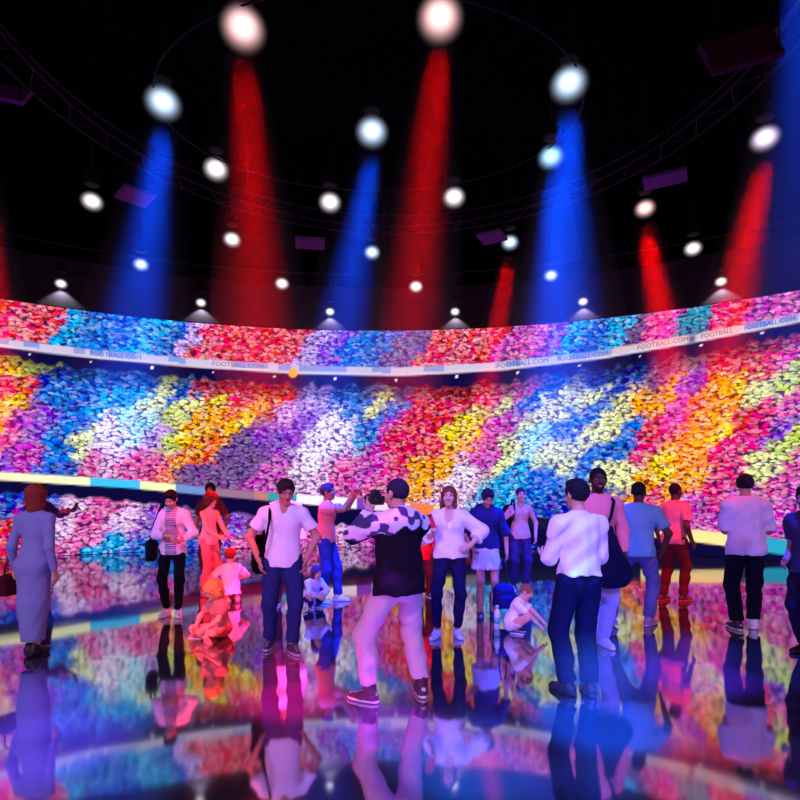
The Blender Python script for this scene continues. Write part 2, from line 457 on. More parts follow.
def build_screen():
    front = np.arange(-46, 46.01, 0.13); back = np.arange(46.5, 313.6, 0.6)
    th = np.radians(np.concatenate([front, back])); nt = len(th)
    zz = np.linspace(0.01, SCREEN_TOP, 160); nz = len(zz)
    TH, Z = np.meshgrid(th, zz, indexing='ij')
    X, Y = CX + CYL_R * np.sin(TH), CYL_R * np.cos(TH)
    wrapped = (TH + PI) % (2 * PI) - PI
    Yf = np.maximum(Y, 1.0)
    px, py = 400 + FPX * X / Yf, HOR - FPX * (Z - CAMZ) / Yf
    far = np.abs(wrapped) > math.radians(39)
    fold = 400 + 640 * wrapped; fold = 800 - np.abs(fold % 1600 - 800)
    ratio = np.sqrt(1 + ((fold - 379) / 560) ** 2)
    px = np.where(far, fold, px); py = np.where(far, HOR - (Z - CAMZ) * 35.64 * ratio, py)
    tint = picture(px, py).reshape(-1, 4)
    V = np.stack([X, Y, Z], -1).reshape(-1, 3)
    i, j = np.meshgrid(np.arange(nt), np.arange(nz - 1), indexing='ij')
    i2 = (i + 1) % nt
    F = np.stack([i * nz + j, i * nz + j + 1, i2 * nz + j + 1, i2 * nz + j], -1).reshape(-1, 4)
    me = new_mesh('picture', V, F, tint)
    uvl = me.uv_layers.new(name='UVMap')
    li = np.zeros(len(me.loops), np.int32); me.loops.foreach_get('vertex_index', li)
    uv = np.stack([CYL_R * TH, Z], -1).reshape(-1, 2)[li]
    uvl.data.foreach_set('uv', uv.astype(np.float32).ravel())
    root = empty('led_screen', 'curved wall-high screen ring showing a colourful stadium crowd in three tiers', 'screen', (CX, 0, 0))
    o = link('screen_surface', me, M_SCREEN, root); o.location = (-CX, 0, 0)
    # rear cabinets and the thin dark top edge
    n = 160; V = []; F = []
    for k in range(n):
        a = 2 * PI * k / n
        for (r, z) in ((15.61, 0.01), (15.61, SCREEN_TOP + .02), (15.68, SCREEN_TOP + .02), (15.68, 0.01)):
            V.append((CX + r * math.sin(a), r * math.cos(a), z))
    for k in range(n):
        a, b = 4 * k, 4 * ((k + 1) % n)
        for q in range(4):
            F.append((a + q, b + q, b + (q + 1) % 4, a + (q + 1) % 4))
    mb = MB(); mb.put(V, F, (8, 8, 12)); c = mb.build('screen_cabinet', M_DULL, root); c.location = (-CX, 0, 0)
    # words on the upper advertising board
    words = [(497, 'FOOTBALL.COM', (70, 110, 200)), (557, 'FOOTBALL.COM', (70, 150, 230)), (637, 'FOOTBALL.COM', (150, 96, 110)),
             (701, 'FOOTBALL', (130, 80, 110)), (744, 'FOOTBALL.COM', (120, 100, 190)), (212, 'FOOTBALL.COM', (150, 130, 190)), (90, 'FOOTBALL.COM', (120, 140, 210))]
    for (x0, txt, colr) in words:
        cu = bpy.data.curves.new('lettering', 'FONT'); cu.body = txt; cu.resolution_u = 2
        tmp = bpy.data.objects.new('lettering', cu); COL.objects.link(tmp)
        bpy.context.view_layer.update()
        dg = bpy.context.evaluated_depsgraph_get()
        tm = bpy.data.meshes.new_from_object(tmp.evaluated_get(dg))
        bpy.data.objects.remove(tmp)
        W = np.zeros(len(tm.vertices) * 3, np.float32); tm.vertices.foreach_get('co', W); W = W.reshape(-1, 3)
        Fs = [tuple(p.vertices) for p in tm.polygons]
        span = W[:, 0].max()
        wpx = 51.0 if len(txt) > 9 else 32.0
        P = []
        for (u, v, _) in W:
            px = x0 + u / span * wpx
            py = float(np.interp(px, *B1)) + 5.9 - v * 6.6
            t = (px - 400) / FPX             # ray meets the cylinder, a hair inside it
            rr = CYL_R - 0.012
            A, Bq, Cq = t * t + 1, -2 * t * CX, CX * CX - rr * rr
            y = (-Bq + math.sqrt(Bq * Bq - 4 * A * Cq)) / (2 * A)
            P.append((t * y, y, CAMZ + (HOR - py) / FPX * y))
        m, nt_, N, L = nodes('led_lettering')
        out = N.new('ShaderNodeOutputMaterial'); e = N.new('ShaderNodeEmission')
        e.inputs['Color'].default_value = tuple(srgb(colr)) + (1,); e.inputs['Strength'].default_value = 0.55
        L.new(e.outputs['Emission'], out.inputs['Surface']); m.cycles.emission_sampling = 'NONE'
        me2 = new_mesh('lettering', P, Fs, None, False)
        lo = link('lettering', me2, m, o)
    return root


build_screen()

# ------------------------------------------------------------------ lamps, beams, rigging
LAMP_Z = 6.35


def lamp_pos(px, y):
    Y = (LAMP_Z - CAMZ) * FPX / (HOR - y)
    return ((px - 400) / FPX * Y, Y)


def make_lamp():
    r = empty('ceiling_spotlight', '', 'lamp')
    mb = MB(); mb.lathe([(.07, .47), (.085, .46), (.085, .36), (.10, .33), (.11, .29), (.10, .275)], (14, 14, 16), 24)
    mb.build('housing', M_METAL, r, smooth=True)
    mb = MB(); mb.tube([(-.13, 0, .3), (-.13, 0, .47), (-.08, 0, .5), (.08, 0, .5), (.13, 0, .47), (.13, 0, .3)], .012, (14, 14, 16))
    mb.build('yoke', M_METAL, r)
    mb = MB(); mb.tube([(0, 0, .49), (0, 0, .95)], .015, (14, 14, 16)); mb.build('hanger', M_METAL, r)
    mb = MB(); pr = [(max(.001,   .30 * math.sin(PI * k / 40)), -.26 * math.cos(PI * k / 40)) for k in range(41)]
    mb.lathe(pr, (255, 255, 255), 32); mb.build('globe', M_GLOBE, r, smooth=True)  # shell is wide enough to carry the painted halo
    return r


LAMPS = [  # row name, [(px, y, tint)]
    ('nearest row', [(243, 30, 'r'), (440, 20, 'r')]),
    ('second row', [(163, 104, 'b'), (372, 133, 'b'), (569, 85, 'b')]),
    ('third row', [(216, 170, 'w'), (330, 203, 'w'), (454, 198, 'w'), (551, 158, 'c'), (765, 139, 'm')]),
    ('fourth row', [(92, 202, 'w'), (232, 240, 'w'), (372, 253, 'b'), (510, 243, 'b'), (645, 209, 'r')]),
    ('fifth row', [(141, 265, 'b'), (282, 284, 'w'), (416, 287, 'w'), (551, 276, 'b'), (693, 249, 'w')]),
    ('farthest row', [(61, 284, 'w'), (201, 303, 'w'), (330, 312, 'w'), (455, 312, 'w'), (583, 302, 'w'), (721, 282, 'w')])]
GLOW = dict(r=(.62, .36, .36, 1), b=(.33, .42, .58, 1), w=(.60, .55, .58, 1), c=(.22, .42, .62, 1), m=(.55, .44, .60, 1))
ORD = ['first', 'second', 'third', 'fourth', 'fifth', 'sixth']
proto = make_lamp()
LAMP = {}
first = True
for row, spots in LAMPS:
    for k, (px, y, t) in enumerate(spots):
        if first: o = proto; first = False; kids = list(o.children)
        else:
            o = proto.copy(); COL.objects.link(o); kids = []
            for ch in proto.children:
                c = ch.copy(); COL.objects.link(c); c.parent = o; kids.append(c)
        x, Y = lamp_pos(px, y)
        z = LAMP_Z
        if row == 'farthest row':                      # these hang hard against the wall
            t_ = (px - 400) / FPX; rr = CYL_R - 0.30
            A, Bq, Cq = t_ * t_ + 1, -2 * t_ * CX, CX * CX - rr * rr
            Y = (-Bq + math.sqrt(Bq * Bq - 4 * A * Cq)) / (2 * A); x = t_ * Y; z = CAMZ + (HOR - y) / FPX * Y
        o.location = (x, Y, z)
        hue = dict(r='pinkish', b='bluish', w='white', c='light blue', m='lilac')[t]
        tag(o, '%s glowing ceiling lamp, %s from the left in the %s of lamps' % (hue, ORD[k], row), 'lamp', 'round ceiling lamps in rows')
        for c in kids:
            if c.name.startswith('globe'): c.color = GLOW[t]
            if c.name.startswith('globe'): c.scale = ({'nearest row': .95, 'second row': .9, 'third row': .78, 'farthest row': .60}.get(row, .72),) * 3
        LAMP[(px, y)] = Vector((x, Y, z))


def spot(name, pos, target, color, watts, deg, blend=0.6, radius=0.05):
    l = bpy.data.lights.new(name, 'SPOT'); l.energy = watts; l.color = color
    l.spot_size = math.radians(deg); l.spot_blend = blend; l.shadow_soft_size = radius
    o = bpy.data.objects.new(name, l); COL.objects.link(o)
    o.location = pos
    o.rotation_euler = (Vector(target) - Vector(pos)).to_track_quat('-Z', 'Y').to_euler()
    return o


def beam(key, tgt, color, watts, deg, length, label, widen=1.0, pos=None, haze=True):
    p = (LAMP[key] if pos is None else Vector(pos)) + Vector((0, 0, -.262))
    spot('beam_light', p, tgt, color, watts * 17, deg * .84, 0.8, 0.15)
    if not haze: return
    d = (Vector(tgt) - p).normalized(); R = d.to_track_quat('Z', 'Y').to_matrix()
    ta = math.tan(math.radians(deg / 2)) * widen; prof = []
    for k in range(25):
        u = k / 24; s = u * length
        r = (0.20 + ta * s) * (1 - u ** 5) ** 0.5
        prof.append((max(r, .002), s))
    mb = MB(); mb.lathe(prof, (255, 255, 255), 24)
    V = np.concatenate(mb.v) @ np.array(R).T
    mb.v = [V]
    o = mb.build('haze_beam', M_BEAM, None, tuple(p), smooth=True)
    tag(o, label, 'light beam')


RED, BLUE = (1, .0, .0), (.0, .055, 1)
BEAMS = True


def at(px, y, Y):
    return ((px - 400) / FPX * Y, Y, CAMZ + (HOR - y) / FPX * Y)


if BEAMS:
    beam((243, 30), at(268, 400, 7.4), RED, 900, 20, 4.2, 'red haze beam hanging under the pinkish lamp at upper left')
    beam((440, 20), at(402, 400, 7.6), RED, 900, 20, 4.2, 'red haze beam under the topmost centre lamp')
    beam((163, 104), at(125, 400, 7.2), BLUE, 1100, 23, 4.2, 'blue haze beam at the left, under the bluish lamp')
    beam((372, 133), at(330, 400, 7.8), BLUE, 1000, 22, 4.2, 'blue haze beam in the middle between two red beams')
    beam((569, 85), at(560, 400, 7.0), BLUE, 1150, 27, 4.2, 'wide blue haze beam right of the centre')
    beam((551, 158), at(553, 400, 8.4), BLUE, 700, 24, 4.6, 'narrow blue haze beam under the light blue lamp right of centre')
    beam((765, 139), at(722, 360, 8.2), RED, 1250, 20, 4.2, 'red haze beam at the far right edge')
    beam((645, 209), at(672, 380, 9.6), RED, 1900, 18, 4.4, 'short red haze beam under the pink lamp at right')
    beam((510, 243), at(488, 380, 11.4), RED, 1200, 15, 4.2, 'faint red haze beam under the bluish lamp right of centre')
    beam(None, at(805, 300, 5.2), BLUE, 450, 22, 4.2, 'blue haze beam along the right picture edge', pos=at(800, -60, 5.2))
    beam(None, at(-18, 420, 8.0), RED, 2200, 20, 4.6, 'red haze beam at the left picture edge', pos=at(-22, 120, 8.0))
for px, y, _ in LAMPS[-1][1]:                  # the scallops of light on the wall above the screen
    q = LAMP[(px, y)]; o_ = Vector((q.x - CX, q.y, 0)).normalized(); p = q + o_ * .16 + Vector((0, 0, .03))
    spot('wall_washer', p, p + Vector((0, 0, -1)), (1, .93, .96), 120, 104, 0.35, 0.03)


def wire_ring(name, label, c, rx, ry, z, r, col):
    mb = MB(); n = 96
    mb.tube([(rx * math.cos(2 * PI * k / n), ry * math.sin(2 * PI * k / n), 0) for k in range(n)], r, col, 6, True)
    o = mb.build(name, M_METAL, None, (c[0], c[1], z), smooth=True)
    return tag(o, label, 'rail')


RIG = (20, 10, 24)
wire_ring('oval_rail', 'thin oval ceiling rail, the innermost, between the nearest lamps', (-.37, 7.0), 2.62, 1.78, 6.36, .010, RIG)
wire_ring('cable_ring', 'faint wide cable ring close to the far screen', (CX, 0), 12.5, 12.5, 6.45, .010, RIG)
wire_ring('cable_ring', 'faint cable ring nearest to the screen wall', (CX, 0), 14.3, 14.3, 6.45, .010, RIG)


def ring_truss():
    r = empty('ring_truss', 'round ladder truss hung under the dark ceiling', 'truss', (-.1, 6.0, 6.4))
    n = 90
    for (rad, dz) in ((4.35, 0), (4.05, 0), (4.2, .26)):
        mb = MB(); mb.tube([(rad * math.cos(2 * PI * k / n), rad * math.sin(2 * PI * k / n), dz) for k in range(n)], .014, RIG, 6, True)
        mb.build('rail', M_METAL, r, smooth=True)
    mb = MB()
    for k in range(n):
        a, b = 2 * PI * k / n, 2 * PI * (k + 1) / n
        p = lambda rr, t, z: (rr * math.cos(t), rr * math.sin(t), z)
        if k % 2: mb.tube([p(4.35, a, 0), p(4.05, b, 0)], .007, RIG, 5); mb.tube([p(4.05, a, 0), p(4.2, b, .26)], .007, RIG, 5)
        else: mb.tube([p(4.05, a, 0), p(4.35, b, 0)], .007, RIG, 5); mb.tube([p(4.2, a, .26), p(4.35, b, 0)], .007, RIG, 5)
    mb.build('lacing', M_METAL, r)
    for a in (0.6, 2.2, 3.9, 5.4):
        mb = MB(); mb.tube([(4.2 * math.cos(a), 4.2 * math.sin(a), .26), (4.2 * math.cos(a), 4.2 * math.sin(a), .9)], .01, RIG, 6); mb.build('hanger', M_METAL, r)


ring_truss()


def hung_panel(px, y, z, size, rot, label, col=(80, 52, 90), tilt=0.0, roll=0.0):
    Y = (z - CAMZ) * FPX / (HOR - y); X = (px - 400) / FPX * Y
    r = empty('hanging_panel', label, 'panel', (X, Y, z), rot)
    c, s = math.cos(tilt), math.sin(tilt)
    cr, sr_ = math.cos(roll), math.sin(roll)
    R = np.array([[cr, 0, -sr_], [0, 1, 0], [sr_, 0, cr]]) @ np.array([[1, 0, 0], [0, c, -s], [0, s, c]])
    mb = MB(); mb.box((0, 0, 0), (size[0], size[1], .05), col, R); mb.build('panel_board', M_DULL, r)
    mb = MB()
    for sx in (-1, 1):
        for sy in (-1, 1):
            q = R @ np.array([sx * size[0] * .42, sy * size[1] * .42, .02])
            mb.tube([tuple(q), (q[0], q[1], 7.29 - z)], .006, (20, 16, 22), 5)
    mb.build('hanger', M_DULL, r)


hung_panel(135, 196, 5.9, (.44, .44), 0.78, 'dim lilac diamond-shaped panel hanging in the blue beam at left')
hung_panel(310, 243, 5.9, (.5, .42), 0.15, 'small dim lilac panel hanging left of the centre')
hung_panel(492, 237, 5.9, (.42, .40), -0.5, 'small dim lilac panel hanging right of the centre, beside a bluish lamp')
hung_panel(665, 179, 5.9, (.54, .34), -0.5, 'dim lilac panel hanging at right above the short red beam')
hung_panel(740, 50, 5.6, (.60, .42), -0.15, 'large dark maroon box panel at the upper right corner', (62, 22, 44), 1.2, 0.2)
hung_panel(4, 93, 5.9, (.46, .30), 0.2, 'purple panel cut by the left picture edge', (84, 36, 92), 0.95, -0.1)

# ------------------------------------------------------------------ figures: distance fields turned into one skin
class Field:
    def __init__(s): s.prims = []; s.cuts = []; s.noise = None
    def rc(s, a, b, ra, rb=None, k=.02, flat=None, fs=1.0, ends=0, op='u'):
        """Tapered limb a-b; flattened by fs along vector flat; ends=1 cuts it square at b, 2 at both ends."""
        a, b = np.asarray(a, float), np.asarray(b, float); rb = ra if rb is None else rb
        s.prims.append(('rc', a, b, ra, rb, k, None if flat is None else np.asarray(flat, float) / np.linalg.norm(flat), fs, ends, op)); return s
    def el(s, c, r, R=None, k=.02, op='u'):
        s.prims.append(('el', np.asarray(c, float), np.asarray(r, float), np.eye(3) if R is None else np.asarray(R, float), k, op)); return s
    def pl(s, p, n): s.prims.append(('pl', np.asarray(p, float), unit(n), 0, 'c')); return s
    def bx(s, c, half, R, r, k=.02):
        s.prims.append(('bx', np.asarray(c, float), np.asarray(half, float), np.asarray(R, float), r, k, 'u')); return s
    def cut(s, p, n): s.cuts.append((np.asarray(p, float), np.asarray(n, float) / np.linalg.norm(n))); return s
    def _box(s, q):
        if q[0] == 'rc':
            r = max(q[3], q[4]); return np.minimum(q[1], q[2]) - r, np.maximum(q[1], q[2]) + r
        if q[0] == 'pl': return q[1], q[1]
        e = np.abs(q[3]) @ q[2]; return q[1] - e, q[1] + e
    def mesh(s, h):
        bx = [s._box(q) for q in s.prims if q[-1] == 'u']
        lo = np.min([b[0] for b in bx], 0) - 3 * h; hi = np.max([b[1] for b in bx], 0) + 3 * h
        n = np.ceil((hi - lo) / h).astype(int) + 1
        D = np.full(n, .3, np.float32)
        ax = [(lo[i] + h * np.arange(n[i])).astype(np.float32) for i in range(3)]
        for q, (l, u) in zip(s.prims, [s._box(q) for q in s.prims]):
            if q[0] == 'pl':
                D = np.maximum(D, ((ax[0] - q[1][0]) * q[2][0])[:, None, None].astype(np.float32) + ((ax[1] - q[1][1]) * q[2][1])[None, :, None].astype(np.float32) + ((ax[2] - q[1][2]) * q[2][2])[None, None, :].astype(np.float32))
                continue
            k = q[4] if q[0] == 'el' else q[5]; m = k + 3.5 * h
            i0 = np.clip(np.floor((l - m - lo) / h).astype(int), 0, n); i1 = np.clip(np.ceil((u + m - lo) / h).astype(int) + 1, 0, n)
            if np.any(i1 <= i0): continue
            sl = tuple(slice(i0[i], i1[i]) for i in range(3))
            X, Y, Z = ax[0][sl[0]][:, None, None], ax[1][sl[1]][None, :, None], ax[2][sl[2]][None, None, :]
            if q[0] == 'rc':
                a, b, ra, rb, _, fl, fs, ends = q[1:9]; ba = b - a; bb = max(ba @ ba, 1e-9)
                x, y, z = X - a[0], Y - a[1], Z - a[2]
                t0 = (x * ba[0] + y * ba[1] + z * ba[2]) / bb; t = np.clip(t0, 0, 1)
                x, y, z = x - t * ba[0], y - t * ba[1], z - t * ba[2]
                if fl is not None:
                    vn = (x * fl[0] + y * fl[1] + z * fl[2]) * (1 / fs - 1)
                    x, y, z = x + fl[0] * vn, y + fl[1] * vn, z + fl[2] * vn
                d = np.sqrt(x * x + y * y + z * z) - (ra + (rb - ra) * t)
                L = math.sqrt(bb)
                if ends >= 1: d = np.maximum(d, (t0 - 1) * L)
                if ends >= 2: d = np.maximum(d, -t0 * L)
            elif q[0] == 'bx':
                c, hf, R, rr = q[1:5]; x, y, z = X - c[0], Y - c[1], Z - c[2]
                w = [np.maximum(np.abs(x * R[0, i] + y * R[1, i] + z * R[2, i]) - (hf[i] - rr), 0) for i in range(3)]
                d = np.sqrt(w[0] ** 2 + w[1] ** 2 + w[2] ** 2) - rr
            else:
                c, r, R = q[1:4]; x, y, z = X - c[0], Y - c[1], Z - c[2]
                w = [(x * R[0, i] + y * R[1, i] + z * R[2, i]) / r[i] for i in range(3)]
                g = np.sqrt(w[0] ** 2 + w[1] ** 2 + w[2] ** 2)
                d = (g - 1) * min(r) if max(r) / min(r) > 3 else (g - 1) * (r.prod() ** (1 / 3))
            d = d.astype(np.float32); A = D[sl]
            if q[-1] == 'u':
                hh = np.maximum(k - np.abs(A - d), 0) / k if k > 0 else 0
                D[sl] = np.minimum(A, d) - hh * hh * k * .25
            else:
                d = -d; hh = np.maximum(k - np.abs(A - d), 0) / k
                D[sl] = np.maximum(A, d) + hh * hh * k * .25
        X, Y, Z = ax[0][:, None, None], ax[1][None, :, None], ax[2][None, None, :]
        if s.noise is not None: D = D + s.noise(X, Y, Z).astype(np.float32)
        for p, nn in s.cuts:
            D = np.maximum(D, (X - p[0]) * nn[0] + (Y - p[1]) * nn[1] + (Z - p[2]) * nn[2])
        # surface nets
        D[0], D[-1], D[:, 0], D[:, -1], D[:, :, 0], D[:, :, -1] = .1, .1, .1, .1, .1, .1
        S = D < 0
        cnt = np.zeros(n - 1, np.int8)
        for i in (0, 1):
            for j in (0, 1):
                for k in (0, 1):
                    cnt += S[i:n[0] - 1 + i, j:n[1] - 1 + j, k:n[2] - 1 + k]
        act = np.argwhere((cnt > 0) & (cnt < 8))
        idm = np.full(n - 1, -1, np.int32); idm[tuple(act.T)] = np.arange(len(act))
        acc = np.zeros((len(act), 3)); num = np.zeros(len(act))
        cor = [(i, j, k) for i in (0, 1) for j in (0, 1) for k in (0, 1)]
        val = {c: D[act[:, 0] + c[0], act[:, 1] + c[1], act[:, 2] + c[2]] for c in cor}
        for c in cor:
            for axn in range(3):
                if c[axn] == 0:
                    e = list(c); e[axn] = 1; va, vb = val[c], val[tuple(e)]
                    m = (va < 0) != (vb < 0); t = np.where(m, va / np.where(m, va - vb, 1), 0)
                    p = np.tile(np.array(c, float), (len(act), 1)); p[:, axn] += t
                    acc[m] += p[m]; num += m
        V = lo + h * (act + acc / num[:, None])
        quads = []
        for axn in range(3):
            o1, o2 = [(1, 2), (2, 0), (0, 1)][axn]
            sa = [slice(None)] * 3; sb = [slice(None)] * 3; sa[axn] = slice(0, -1); sb[axn] = slice(1, None)
            e = np.argwhere(S[tuple(sa)] != S[tuple(sb)])
            e = e[(e[:, o1] > 0) & (e[:, o2] > 0)]
            e = e[(e[:, o1] < n[o1] - 1) & (e[:, o2] < n[o2] - 1)]
            ins = S[tuple(e.T)]
            def cid(d1, d2):
                q = e.copy(); q[:, o1] -= d1; q[:, o2] -= d2; return idm[tuple(q.T)]
            Q = np.stack([cid(1, 1), cid(0, 1), cid(0, 0), cid(1, 0)], -1)
            Q[~ins] = Q[~ins][:, ::-1]
            quads.append(Q)
        F = np.concatenate(quads); F = F[(F >= 0).all(1)]
        return V, F


def unit(v):
    v = np.asarray(v, float); return v / (np.linalg.norm(v) + 1e-9)


def rotz(a): c, s = math.cos(a), math.sin(a); return np.array([[c, -s, 0], [s, c, 0], [0, 0, 1.0]])
def rotx(a): c, s = math.cos(a), math.sin(a); return np.array([[1.0, 0, 0], [0, c, -s], [0, s, c]])
def roty(a): c, s = math.cos(a), math.sin(a); return np.array([[c, 0, s], [0, 1.0, 0], [-s, 0, c]])


def two_bone(a, t, l1, l2, pole):
    a, t, pole = map(lambda q: np.asarray(q, float), (a, t, pole))
    d = t - a; L = np.linalg.norm(d); u = d / (L + 1e-9)
    if L > (l1 + l2) * .998: L = (l1 + l2) * .998; t = a + u * L
    ca = (l1 * l1 + L * L - l2 * l2) / (2 * l1 * L); ca = max(-1, min(1, ca))
    p = pole - u * (pole @ u); p = unit(p)
    return a + u * (l1 * ca) + p * (l1 * math.sqrt(max(0, 1 - ca * ca))), t


class Body:
    """Skeleton in local space: faces -Y, left side +X, feet at z = 0 (units of a 1.75 m adult, scaled by height)."""
    def __init__(B, h=1.75, fem=False, child=False, thin=1.0, **P):
        B.P = P; B.s = s = h / 1.75; B.fem = fem; B.child = child; B.th = thin * (1.12 if child else (.90 if fem else 1.0)) * s
        B.hs = s * (1.32 if h < 1.0 else 1.24 if child else (0.97 if fem else 1.0))
        A = lambda q: np.asarray(q, float) * s
        B.pel = A(P.get('pel', (0, 0, .955)))
        lx, ly = P.get('lean', (0, -.03)); B.u = unit((lx, ly, 1))
        hy = P.get('hipyaw', 0); sy = P.get('shyaw', 0); roll = P.get('shroll', 0)
        B.hr = rotz(hy) @ np.array([1.0, 0, 0])
        r = rotz(sy) @ np.array([1.0, 0, 0]); r = unit(r - B.u * (r @ B.u)); r = unit(r + B.u * roll); B.sr = r
        B.f = unit(np.cross(r, B.u)) * -1.0
        if B.f[1] > 0 and abs(sy) < 1.5: B.f = -B.f
        B.hf = unit(np.cross(B.hr, (0, 0, 1.0))); B.hf = B.hf if (rotz(hy) @ np.array([0, -1.0, 0])) @ B.hf > 0 else -B.hf
        sw = (.152 if fem else .182) * s * (.92 if child else 1)
        B.waist = B.pel + B.u * .14 * s; B.chest = B.pel + B.u * .33 * s; B.neck = B.pel + B.u * .515 * s
        B.sh = {+1: B.neck - B.u * .078 * s + B.sr * sw, -1: B.neck - B.u * .078 * s - B.sr * sw}
        hw = (.088 if fem else .092) * s
        B.hip = {+1: B.pel + B.hr * hw - np.array([0, 0, .03 * s]), -1: B.pel - B.hr * hw - np.array([0, 0, .03 * s])}
        hyaw, hpit, hrol = (list(P.get('head', (0, 0))) + [0])[:3]
        tilt = rotx(math.atan2(B.u[1], B.u[2]) * -0.5) if abs(B.u[1]) > .15 else np.eye(3)
        Rb = np.stack([B.sr, -B.f, np.cross(B.sr, -B.f)], 1)
        up0 = np.array([0, 0, 1.0])
        fh = unit(np.array([B.f[0], B.f[1], 0])); rh = np.cross(fh, up0)  # right-hand axis of gaze frame
        base = np.stack([-rh, -fh, up0], 1)
        if base[:, 0] @ B.sr < 0: base[:, 0] *= -1
        B.HR = base @ rotz(hyaw) @ rotx(hpit) @ roty(hrol)
        npt = B.neck + B.u * .055 * s
        B.hc = npt + B.HR @ (np.array([0, -.018, .105]) * B.hs)
        B.ank, B.knee, B.fyaw, B.fpit = {}, {}, {}, {}
        for sd, nm, dx in ((+1, 'fL', .10), (-1, 'fR', -.10)):
            q = P.get(nm, ((dx, .02, .085), sd * .18)); pos, yw = q[0], q[1]
            pole = q[2] if len(q) > 2 and q[2] is not None else tuple(rotz(yw) @ np.array([0, -1.0, 0]))
            B.fpit[sd] = q[3] if len(q) > 3 else 0.0
            B.knee[sd], B.ank[sd] = two_bone(B.hip[sd], A(pos), .435 * s, .43 * s, pole); B.fyaw[sd] = yw
        B.elb, B.wri, B.hand = {}, {}, {}
        for sd, nm in ((+1, 'hL'), (-1, 'hR')):
            q = P.get(nm, {})
            w = A(q['at']) if 'at' in q else B.sh[sd] + np.array([sd * .055, -.04, -.53]) * s
            pole = q.get('pole', (sd * .35, 1, -.2))
            B.elb[sd], B.wri[sd] = two_bone(B.sh[sd], w, .29 * s, .255 * s, pole)
            fd = unit(B.wri[sd] - B.elb[sd]); d = unit(q.get('dir', fd * 1.0 + np.array([0, -.12, 0])))
            nrm = np.asarray(q.get('pn', (-sd, 0, 0)), float); nrm = unit(nrm - d * (nrm @ d))
            B.hand[sd] = (d, nrm, q.get('curl', .35))

    def H(B, x, y, z): return B.hc + B.HR @ (np.array([x, y, z]) * B.hs)

    def torso(B, F, g=0.0, hips=True, top=True):
        s, t = B.s, B.th; f = B.f
        wr = (.112 if B.fem else .134) * t + g; cr = (.128 if B.fem else .152) * t + g; hr = (.158 if B.fem else .150) * t + g
        if B.child: wr = .125 * t + g; hr = .135 * t + g; cr = .135 * t + g
        fs = .70
        if hips: F.rc(B.pel - B.hr * .03 * s - B.u * .02 * s, B.pel + B.hr * .03 * s - B.u * .02 * s, hr * .86, None, .05 * s, B.hf, .80)
        F.rc(B.pel + B.u * .02 * s, B.waist, hr * .92, wr, .05 * s, f, .74)
        F.rc(B.waist, B.chest + B.u * .02 * s, wr, cr, .06 * s, f, fs)
        F.rc(B.chest, B.chest + B.u * .07 * s, cr, cr * .93, .05 * s, f, fs)
        if top:
            for sd in (1, -1):
                F.rc(B.chest + B.u * .10 * s + B.sr * sd * .05 * s, B.sh[sd] - B.u * .012 * s - B.sr * sd * .02 * s, .075 * t + g, .056 * t + g, .05 * s)
                F.rc(B.neck - B.u * .005 * s, B.sh[sd], .046 * t + g * .6, .048 * t + g, .03 * s)
                F.el(B.chest + B.u * .03 * s + B.sr * sd * .07 * s + f * (.066 if B.fem else .06) * s, np.array([.062, .05, .062]) * t * (1 if B.fem else .9) + g, None, .05 * s)
        if B.fem or not B.child:
            for sd in (1, -1):
                F.el(B.pel + B.hr * sd * .062 * s - B.hf * .05 * s - np.array([0, 0, .04 * s]), np.array([.085, .085, .09]) * t + g, None, .05 * s)

    def leg(B, F, sd, g=0.0, g2=None, upto=2.0, square=False):
        s, t = B.s, B.th; g2 = g if g2 is None else g2
        h, k, a = B.hip[sd], B.knee[sd], B.ank[sd]
        e = 1 if square else 0
        f1 = min(upto, 1.0); b = h + (k - h) * f1
        F.rc(h, b, .088 * t + g, (.088 + (.060 - .088) * f1) * t + g + (g2 - g) * f1 * .5, .035 * s, None, 1, e if upto <= 1 else 0)
        if upto > 1:
            f2 = upto - 1; b2 = k + (a - k) * f2
            F.rc(k, b2, .058 * t + g + (g2 - g) * .5, (.058 + (.040 - .058) * f2) * t + g2, .03 * s, None, 1, e)
            back = rotz(B.fyaw[sd]) @ np.array([0, 1.0, 0])
            m = k + (a - k) * .28 + back * .022 * s
            if f2 > .5: F.rc(m - (k - a) * .08, m - (a - k) * -.22, .046 * t + g, .036 * t + g2, .03 * s)

    def arm(B, F, sd, g=0.0, g2=None, upto=2.0, square=False):
        s, t = B.s, B.th; g2 = g if g2 is None else g2
        h, k, a = B.sh[sd], B.elb[sd], B.wri[sd]; e = 1 if square else 0
        f1 = min(upto, 1.0); b = h + (k - h) * f1
        F.rc(h, b, .053 * t + g, (.053 + (.041 - .053) * f1) * t + g2, .03 * s, None, 1, e if upto <= 1 else 0)
        if upto > 1:
            f2 = upto - 1; b2 = k + (a - k) * f2
            F.rc(k, b2, .042 * t + g, (.042 + (.028 - .042) * f2) * t + g2, .025 * s, None, 1, e)

